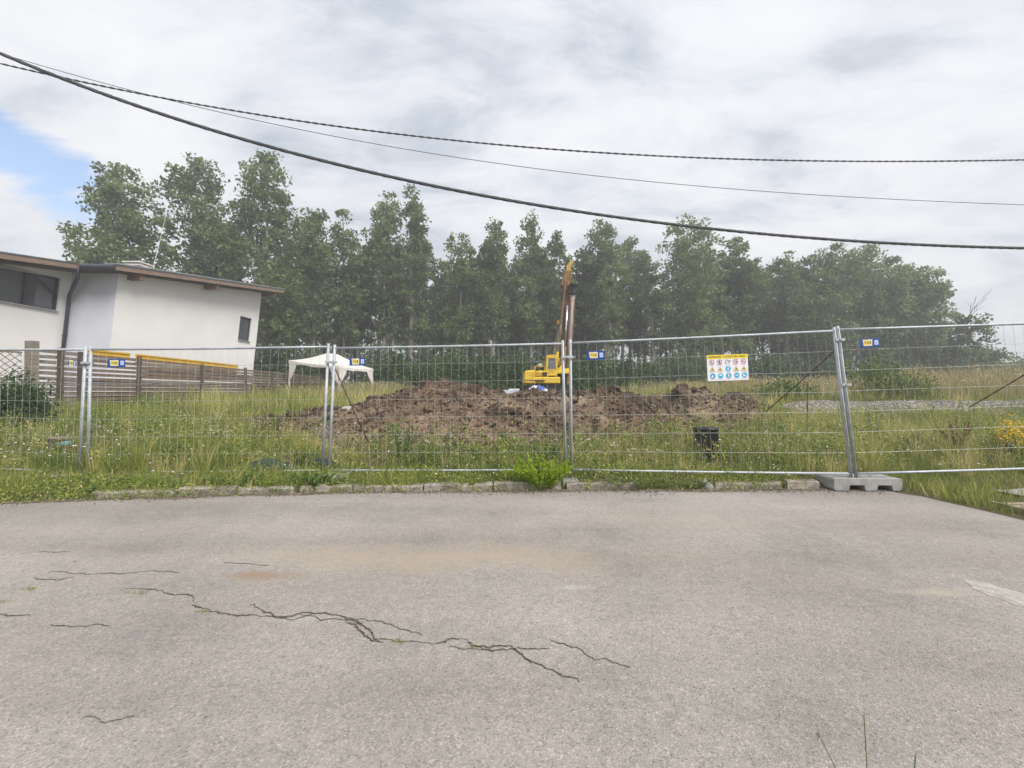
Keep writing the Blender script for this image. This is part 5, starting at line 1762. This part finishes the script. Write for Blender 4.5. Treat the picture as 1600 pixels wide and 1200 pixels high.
rng = np.random.default_rng(57)
kx = rng.uniform(-8, 4.1, 420)
kx = kx[rng.random(420) < np.where(kx < -2.7, 1, np.where(kx > .9, .85, .6))]
ky = edge_y(kx) + rng.uniform(.0, .5, len(kx)) ** 1.3
ki = np.repeat(np.arange(len(kx)), 60)
sp = rng.uniform(.04, .12, len(kx))[ki]
XX = kx[ki] + rng.normal(size=len(ki)) * sp * 1.3; YY = ky[ki] + rng.normal(size=len(ki)) * sp * .8
LP = np.stack([XX, YY, np.maximum(G(XX, YY), .0) + .02 + rng.uniform(0, 1, len(ki)) ** 1.2 * (rng.uniform(.05, .20, len(kx)) * np.where(kx > .9, 1.5, 1))[ki]], 1)
V, Fq, T = leaves(LP, .036, rng, .35, .3, np.clip(rng.uniform(0, 1, len(kx))[ki] + rng.normal(size=len(ki)) * .15, 0, 1))
tag(link('verge_weeds', np_mesh('verge_weeds', V, Fq, M_weed, T)), 'small weeds spilling from the verge over the kerb', 'weeds', kind='stuff')

# small white wildflowers
M_petal = mat('white petals', (.78, .77, .70), .7, var=.06)
M_petaly = mat('yellow petals', (.72, .48, .02), .7, var=.15)
X, Y, rng = scatter(2800, 5.9, 11.5, 1, 61)
k = ok_ground(X, Y) & ((Y - edge_y(X)) > .08) & (rng.random(len(X)) < np.clip(2.2 * vnoise(X * .7, Y * .7, 260) - .55, .04, 1)) & ~((X > 4) & (Y < 6.3))
X, Y = X[k], Y[k]
near = (Y - edge_y(X)) < .5
hz = np.where(near, rng.uniform(.08, .22, len(X)), rng.uniform(.22, .52, len(X)))
C = np.stack([X, Y, G(X, Y) + hz], 1)
o = pebbles('white_wildflowers', C, rng.uniform(.007, .021, len(X)), rng, M_petal, None, .35)
tag(o, 'many small white wildflowers dotting the meadow', 'flowers', kind='stuff')
B = C.copy(); B[:, 2] -= hz
Vs, Fs, Ts = blades(B, hz * 1.02, np.full(len(X), .004), rng, .02, None, np.full(len(X), .25))
fs_ = link('flower_stems', np_mesh('flower_stems', Vs, Fs, M_weed, Ts), o); tag(fs_, kind='stuff')

# ------------------------------------------------------------------ single plants
def herb(name, label, px, base_y, Y, h, w, nstem, m, seed, leaf=.05, per=26, aspect=.35, lean=.25, cat='weed', group=None, tops=None, upb=.7, z=None):
    rng = np.random.default_rng(seed)
    X = (px - 800) / F * Y
    z0 = float(G(X, Y)) if z is None else z
    o = thing(name, label, cat, (X, Y, z0), 0, group)
    sm = MB(); LP, tp = [], []
    for i in range(nstem):
        a = rng.uniform(0, 6.283); q = rng.uniform(0, 1) ** .6
        hh = h * rng.uniform(.6, 1.0) * (1 - .35 * q)
        foot = Vector((math.cos(a), math.sin(a) * .7, 0)) * w * .25 * q
        tip = foot + Vector((math.cos(a) * w * .8 * q * (1 + lean), math.sin(a) * w * .6 * q, hh))
        mid = foot.lerp(tip, .5) + Vector((0, 0, hh * .08))
        sm.tube([foot, mid, tip], [.0045, .0035, .0015], 4, caps=False)
        t = rng.uniform(.12, 1, per)
        pts = np.array([(foot.lerp(mid, s * 2) if s < .5 else mid.lerp(tip, s * 2 - 1))[:] for s in t])
        pts += rng.normal(size=pts.shape) * (leaf * .55 * (1.15 - t))[:, None]
        LP.append(pts); tp.append(tip)
    LP = np.concatenate(LP); LP[:, 2] = np.maximum(LP[:, 2], .01)
    V, Fq, T = leaves(LP, leaf, rng, aspect, upb, np.clip(.25 + .6 * LP[:, 2] / h + rng.normal(size=len(LP)) * .2, 0, 1))
    link('foliage', np_mesh('foliage', V, Fq, m, T), o)
    sm.build('stem', mat('weed stem', (.10, .14, .04), .8, var=.3), o)
    if tops:
        mt, r_, cnt_, spread, flat = tops
        C = np.concatenate([np.array(p[:])[None] + rng.normal(size=(cnt_, 3)) * np.array([spread, spread, spread * flat]) for p in tp])
        f = pebbles('blossom', C, rng.uniform(.5, 1.1, len(C)) * r_, rng, mt, o, .5)
        if cnt_ > 30: tag(f, kind='stuff')
    return o


M_lime = leafmat('bright lime leaves', (.16, .28, .012), (.32, .44, .022), .4, (.46, .54, .06))
M_grey = leafmat('grey-green mugwort', (.105, .145, .055), (.20, .245, .105), .35, (.29, .32, .16))
M_darkw = leafmat('fresh weed leaves', (.060, .115, .024), (.125, .195, .045), .35, (.20, .265, .08))
M_rustw = leafmat('rusty dock seeds', (.13, .065, .03), (.24, .125, .06), .2, (.34, .20, .10))

herb('kerb_bush', 'bright lime-green feathery bush growing over the kerb', 846, 768, 6.0, .56, .46, 70, M_lime, 1, .05, 52, .3, .3, 'bush', z=.03)
herb('kerb_weed', 'dark green weed clump on the kerb below the left-middle post pair', 492, 768, 5.95, .30, .36, 26, M_darkw, 2, .055, 30, .35, .4, group='weeds on the kerb', z=.03)
herb('kerb_weed', 'dark green weed clump at the kerb below the green tarp', 372, 770, 5.85, .34, .36, 28, M_darkw, 3, .05, 32, .3, .4, group='weeds on the kerb', z=.03)
herb('kerb_weed', 'soft green weed mound beneath the left post pair', 150, 772, 5.75, .26, .55, 36, M_darkw, 4, .045, 34, .28, .4, group='weeds on the kerb', z=.04)
herb('kerb_weed', 'thin green weed on the kerb right of the middle-left concrete foot', 605, 760, 6.0, .20, .22, 14, M_weed, 5, .05, 18, .2, .5, group='weeds on the kerb', z=.03)
herb('kerb_weed', 'short grassy weed on the kerb under the left soil heap', 632, 762, 6.0, .16, .2, 16, M_weed, 6, .05, 16, .15, .5, group='weeds on the kerb', z=.03)
herb('kerb_weed', 'small weed on the kerb halfway to the bright bush', 735, 762, 6.0, .22, .2, 14, M_weed, 7, .045, 18, .2, .5, group='weeds on the kerb', z=.03)
herb('kerb_weed', 'tangled grey-green weed over the kerb left of the concrete lump', 1000, 764, 6.05, .24, .6, 34, M_grey, 8, .045, 26, .2, .6, group='weeds on the kerb', z=.05)
herb('kerb_weed', 'grey-green weed in front of the concrete lump', 1090, 762, 6.0, .18, .3, 18, M_grey, 9, .045, 20, .25, .6, group='weeds on the kerb', z=.04)
herb('tall_weed', 'tall grey-green weed in front of the soil heap in the second mesh panel', 632, 720, 7.4, .98, .26, 15, M_grey, 11, .06, 60, .28, .1)
herb('tall_weed', 'shorter blue-green weed left of the tall weed', 585, 720, 7.3, .62, .18, 11, M_grey, 12, .055, 46, .28, .1)
herb('tall_weed', 'leafy weed in front of the heap just left of the middle post', 853, 715, 7.0, .55, .26, 13, M_grey, 13, .05, 40, .28, .15)
herb('tall_weed', 'yellow-green weed in the hollow between the two heaps', 1035, 690, 8.6, .95, .35, 16, M_weed, 14, .07, 40, .3, .2)
herb('tall_weed', 'rank green weed behind the left post of the tarp panel', 475, 735, 6.9, .5, .3, 16, M_weed, 15, .05, 34, .25, .2)
herb('tall_weed', 'feathery green weed in front of the wooden fence', 165, 690, 8.3, .85, .4, 18, M_grey, 16, .06, 44, .3, .2)
herb('tall_weed', 'green weed clump right of the dark grass in the second panel', 255, 735, 7.0, .38, .5, 34, M_darkw, 17, .055, 34, .35, .3)
herb('tall_weed', 'green weed beside the black wrapped bucket', 1135, 712, 7.3, .45, .35, 20, M_weed, 18, .05, 32, .3, .3)
herb('tall_weed', 'weed growing in front of the black wrapped bucket', 1088, 722, 6.8, .16, .22, 14, M_weed, 19, .045, 28, .3, .3)
herb('tall_weed', 'greenish thistle-like weed in front of the wide field bush', 1362, 665, 9.0, .95, .22, 8, M_grey, 20, .06, 36, .3, .1)
for i, (px, Y, h_, lb) in enumerate(((668, 7.2, .62, 'spindly weed below the crest of the heap'), (702, 7.5, .7, 'yellowish weed below the dry patch of the heap'), (752, 7.3, .55, 'bushy weed left of the bright kerb bush'), (800, 7.6, .6, 'feathery weed before the heap above the bright kerb bush'), (935, 7.4, .5, 'low leafy weed right of the middle post'), (985, 7.7, .6, 'leafy weed before the right part of the heap'), (1180, 8.2, .6, 'weed in front of the small right heap'), (545, 7.8, .5, 'weed beside the left brace rod'), (230, 8.6, .7, 'tall weed before the brown fence post'), (400, 8.0, .55, 'weed before the low left end of the heap'), (1430, 7.6, .6, 'tall weed right of the leaning post'), (1270, 7.4, .55, 'weed left of the leaning post'))):
    herb('tall_weed', lb, px, 700, Y, h_, .24 + .05 * (i % 3), 12 + i % 5, (M_weed, M_grey, M_weed)[i % 3], 140 + i, .05, 38, .28, .2)
herb('dock_plant', 'rust-brown seeding dock among the weeds near the right edge', 1497, 690, 7.3, .95, .28, 11, M_rustw, 21, .035, 90, .6, .25, 'weed')
herb('goldenrod', 'yellow flowering plant at the right edge', 1590, 700, 7.0, .85, .34, 18, M_weed, 22, .05, 30, .3, .2, 'flower', 'yellow flowers at the right edge', (M_petaly, .021, 30, .05, 1.3))
herb('goldenrod', 'pale yellow feathery flower left of the golden ones at the right edge', 1550, 700, 7.6, .68, .22, 10, M_weed, 23, .045, 26, .3, .2, 'flower', 'yellow flowers at the right edge', (mat('dull yellow petals', (.5, .38, .06), .8), .010, 22, .05, 1.6))
herb('goldenrod', 'small golden flower between the two yellow plants', 1572, 700, 7.0, .72, .12, 6, M_weed, 24, .045, 22, .3, .2, 'flower', 'yellow flowers at the right edge', (M_petaly, .015, 18, .03, 1.0))
herb('goldenrod', 'yellow bloom patch on the bank below the tent', 615, 640, 14.5, .6, .7, 30, M_weed, 25, .07, 26, .3, .3, 'flower', None, (mat('soft yellow petals', (.55, .46, .05), .8), .02, 16, .09, .8))
herb('yarrow_clump', 'clump of dense white yarrow in front of the brown fence', 318, 700, 8.2, .55, .55, 34, M_grey, 26, .05, 26, .25, .3, 'flower', None, (M_petal, .011, 12, .035, .25))
herb('tuft', 'pinkish brown dry grass tuft at the bottom rail', 593, 735, 6.7, .26, .2, 26, leafmat('pink dry grass', (.24, .15, .09), (.38, .25, .16), .3, (.5, .36, .25)), 27, .05, 14, .1, .2, 'grass tuft')
for i, (px, py, Y, s) in enumerate(((920, 687, 7.2, 1.0), (957, 696, 7.0, 1.15), (1008, 703, 6.9, 1.0), (1016, 706, 6.85, 1.1), (990, 702, 6.95, 1.0), (1028, 704, 6.9, .8), (985, 712, 6.8, .7))):
    c = P(px, py, Y); g = float(G(c.x, c.y))
    o = thing('wild_carrot', ['highest', 'second highest', 'long flat', 'lowest wide', 'leftmost of the row', 'rounded yellowish', 'lowest small'][i] + ' white umbel left of the black bucket', 'flower', (c.x, c.y, g), 0, 'white umbels left of the bucket')
    MB().tube([(0, 0, 0), (.02, 0, (c.z - g) * .5), (0, 0, c.z - g)], .003, 4, caps=False).build('stem', mat('weed stem', (.10, .14, .04), .8), o)
    rngc = np.random.default_rng(90 + i); m_ = 60
    r = np.sqrt(rngc.uniform(0, 1, m_)) * .042 * s; a = rngc.uniform(0, 6.28, m_)
    C = np.stack([r * np.cos(a), r * np.sin(a), c.z - g + .012 - r * r * 4], 1)
    tag(pebbles('umbel', C, rngc.uniform(.004, .008, m_), rngc, M_petal, o, .5), kind='stuff')

# big shrub at the left edge, with dark interior
M_leafL = leafmat('left shrub leaves', (.030, .062, .022), (.068, .118, .042), .3, (.12, .17, .075))
shrub('garden_shrub', 'big dark green shrub at the left edge below the trellis', P(8, 640, 9.6).x, 9.6, .85, P(8, 600, 9.6).z - .35, 901, M_leafL, 260, 40, .075, None, .13)
shrub('garden_shrub', 'lower dark shrub cut off at the left edge', P(-70, 640, 8.8).x, 8.8, 1.0, 1.1, 902, M_leafL, 180, 40, .075, None, .13)

# tufts in the cracks, stalks close to the camera
for i, (px, py, s, lb) in enumerate(((214, 927, .05, 'green grass tuft in the long crack on the left'), (624, 1003, .035, 'green tuft in the middle of the long crack'), (46, 921, .04, 'small tuft near the left edge of the asphalt'), (318, 956, .025, 'tiny tuft in the crack left of the middle'), (742, 1011, .02, 'tiny tuft at the right end of the wide crack'), (3, 942, .05, 'dry brownish tuft at the left edge of the asphalt'), (440, 1112, .0, ''))):
    if s <= 0: continue
    c = ground_at(px, py); rng = np.random.default_rng(70 + i); n = 46
    B = np.stack([rng.normal(size=n) * s * .9, rng.normal(size=n) * s * .3, np.zeros(n)], 1)
    Vs, Fs, Ts = blades(B, rng.uniform(.3, 1, n) * s * .8, np.full(n, .0028), rng, 1.2, None, np.clip(rng.normal(.3, .2, n), 0, 1))
    o = link('grass_tuft', np_mesh('grass_tuft', Vs, Fs, M_grass if i != 5 else M_dry, Ts)); o.location = c
    tag(o, lb, 'grass tuft', 'tufts in the asphalt cracks')
M_stalk = mat('green stalk', (.10, .15, .05), .7, var=.2)
for i, (a, b, lb) in enumerate((((1309, 1207), (1278, 1145), 'left of two thin grass stalks rising at the bottom of the picture'), ((1355, 1207), (1350, 1118), 'right of two thin grass stalks, with a brown seed tip'), ((1428, 1212), (1430, 1180), 'stub of a grass stalk at the bottom right'))):
    p, q = P(a[0], a[1], 1.42), P(b[0], b[1], 1.42)
    f = Vector((p.x + (p.x - q.x) * .3, p.y, 0.0))
    o = thing('grass_stalk', lb, 'stalk', f, 0, 'stalks near the camera')
    MB().tube([(0, 0, 0), p - f, q - f], [.0022, .0017, .0012], 6, caps=False).build('stem', M_stalk, o)
    tm = MB()
    for k in range(7):
        u = rt.uniform(-.006, .006); tm.tube([q - f + Vector((0, 0, -.004 * k)), q - f + Vector((u, 0, .006 - .004 * k))], [.0013, .0006], 4)
    tm.build('seed_head', mat('brown seeds', (.2, .15, .08), .8) if i == 1 else M_stalk, o)

# ------------------------------------------------------------------ overhead cables
def cable(label, pts, Yl, Yr, rad, strands, pitch, m, strand_r):
    xs = [p[0] for p in pts]; ys = [p[1] for p in pts]
    c = np.polyfit(np.array(xs) / 1600, ys, 4)
    P3 = []
    for px in np.linspace(-260, 1860, 260):
        if px < 0: y = np.polyval(c, 0) + np.polyval(np.polyder(c), 0) * px / 1600
        elif px > 1600: y = np.polyval(c, 1) + np.polyval(np.polyder(c), 1) * (px - 1600) / 1600
        else: y = np.polyval(c, px / 1600)
        P3.append(P(px, y, Yl + (Yr - Yl) * px / 1600))
    o = thing('overhead_cable', label, 'cable', P3[0], 0, 'overhead cables')
    O = Vector(P3[0])
    if strands == 1:
        MB().tube([p - O for p in P3], rad, 6).build('conductor', m, o, smooth=True); return
    # resample by length and twist
    L_ = [0]
    for a, b in zip(P3[:-1], P3[1:]): L_.append(L_[-1] + (b - a).length)
    tot = L_[-1]; n = int(tot / pitch * 7)
    A = np.array([p[:] for p in P3]); s = np.linspace(0, tot, n)
    R3 = np.stack([np.interp(s, L_, A[:, k]) for k in range(3)], 1)
    for k in range(strands):
        ph = s / pitch * 2 * np.pi + 2 * np.pi * k / strands
        Q = R3.copy(); Q[:, 1] += np.cos(ph) * rad; Q[:, 2] += np.sin(ph) * rad
        MB().tube([Vector(q) - O for q in Q], strand_r, 6).build('conductor', m, o, smooth=True)


M_ins = mat('hazed black cable sheath', (.075, .08, .088), .55, var=.25, scale=3)  # black lifted towards grey: lens haze put into the colour
cable('thick twisted cable sweeping down from the upper left across the trees', [(0, 83), (105, 126), (200, 160), (360, 213), (560, 263), (800, 314), (1000, 345), (1100, 356), (1300, 374), (1475, 383.5), (1600, 388)], 6.6, 8.6, .016, 4, .85, M_ins, .0145)
cable('thinner twisted cable, highest of the three on the right', [(0, 100), (105, 121), (250, 153), (500, 194), (800, 228), (1100, 246), (1400, 253), (1600, 249.5)], 9.0, 10.5, .011, 2, .36, M_ins, .0105)
cable('thin single wire between the two twisted cables', [(25, 91), (225, 146), (500, 209), (800, 258.5), (1100, 291), (1400, 312), (1600, 320)], 10.0, 11.5, .0075, 1, 1, M_ins, .01)

# ------------------------------------------------------------------ thin haze added to pale the trees, standing in for lens veil
hm = bpy.data.materials.new('haze air'); hm.use_nodes = True
hnt = hm.node_tree; hnt.nodes.clear()
ho = hnt.nodes.new('ShaderNodeOutputMaterial'); hv = hnt.nodes.new('ShaderNodeVolumePrincipled')
hv.inputs['Color'].default_value = (.97, .98, 1.0, 1); hv.inputs['Density'].default_value = .0035; hv.inputs['Anisotropy'].default_value = .2
hnt.links.new(hv.outputs[0], ho.inputs['Volume'])
hz_ = MB().box((-640, -190, -1.6), (640, 640, 30)).build('haze', hm)
tag(hz_, 'thin pale haze added over the whole site to lighten the trees', 'haze', kind='stuff')
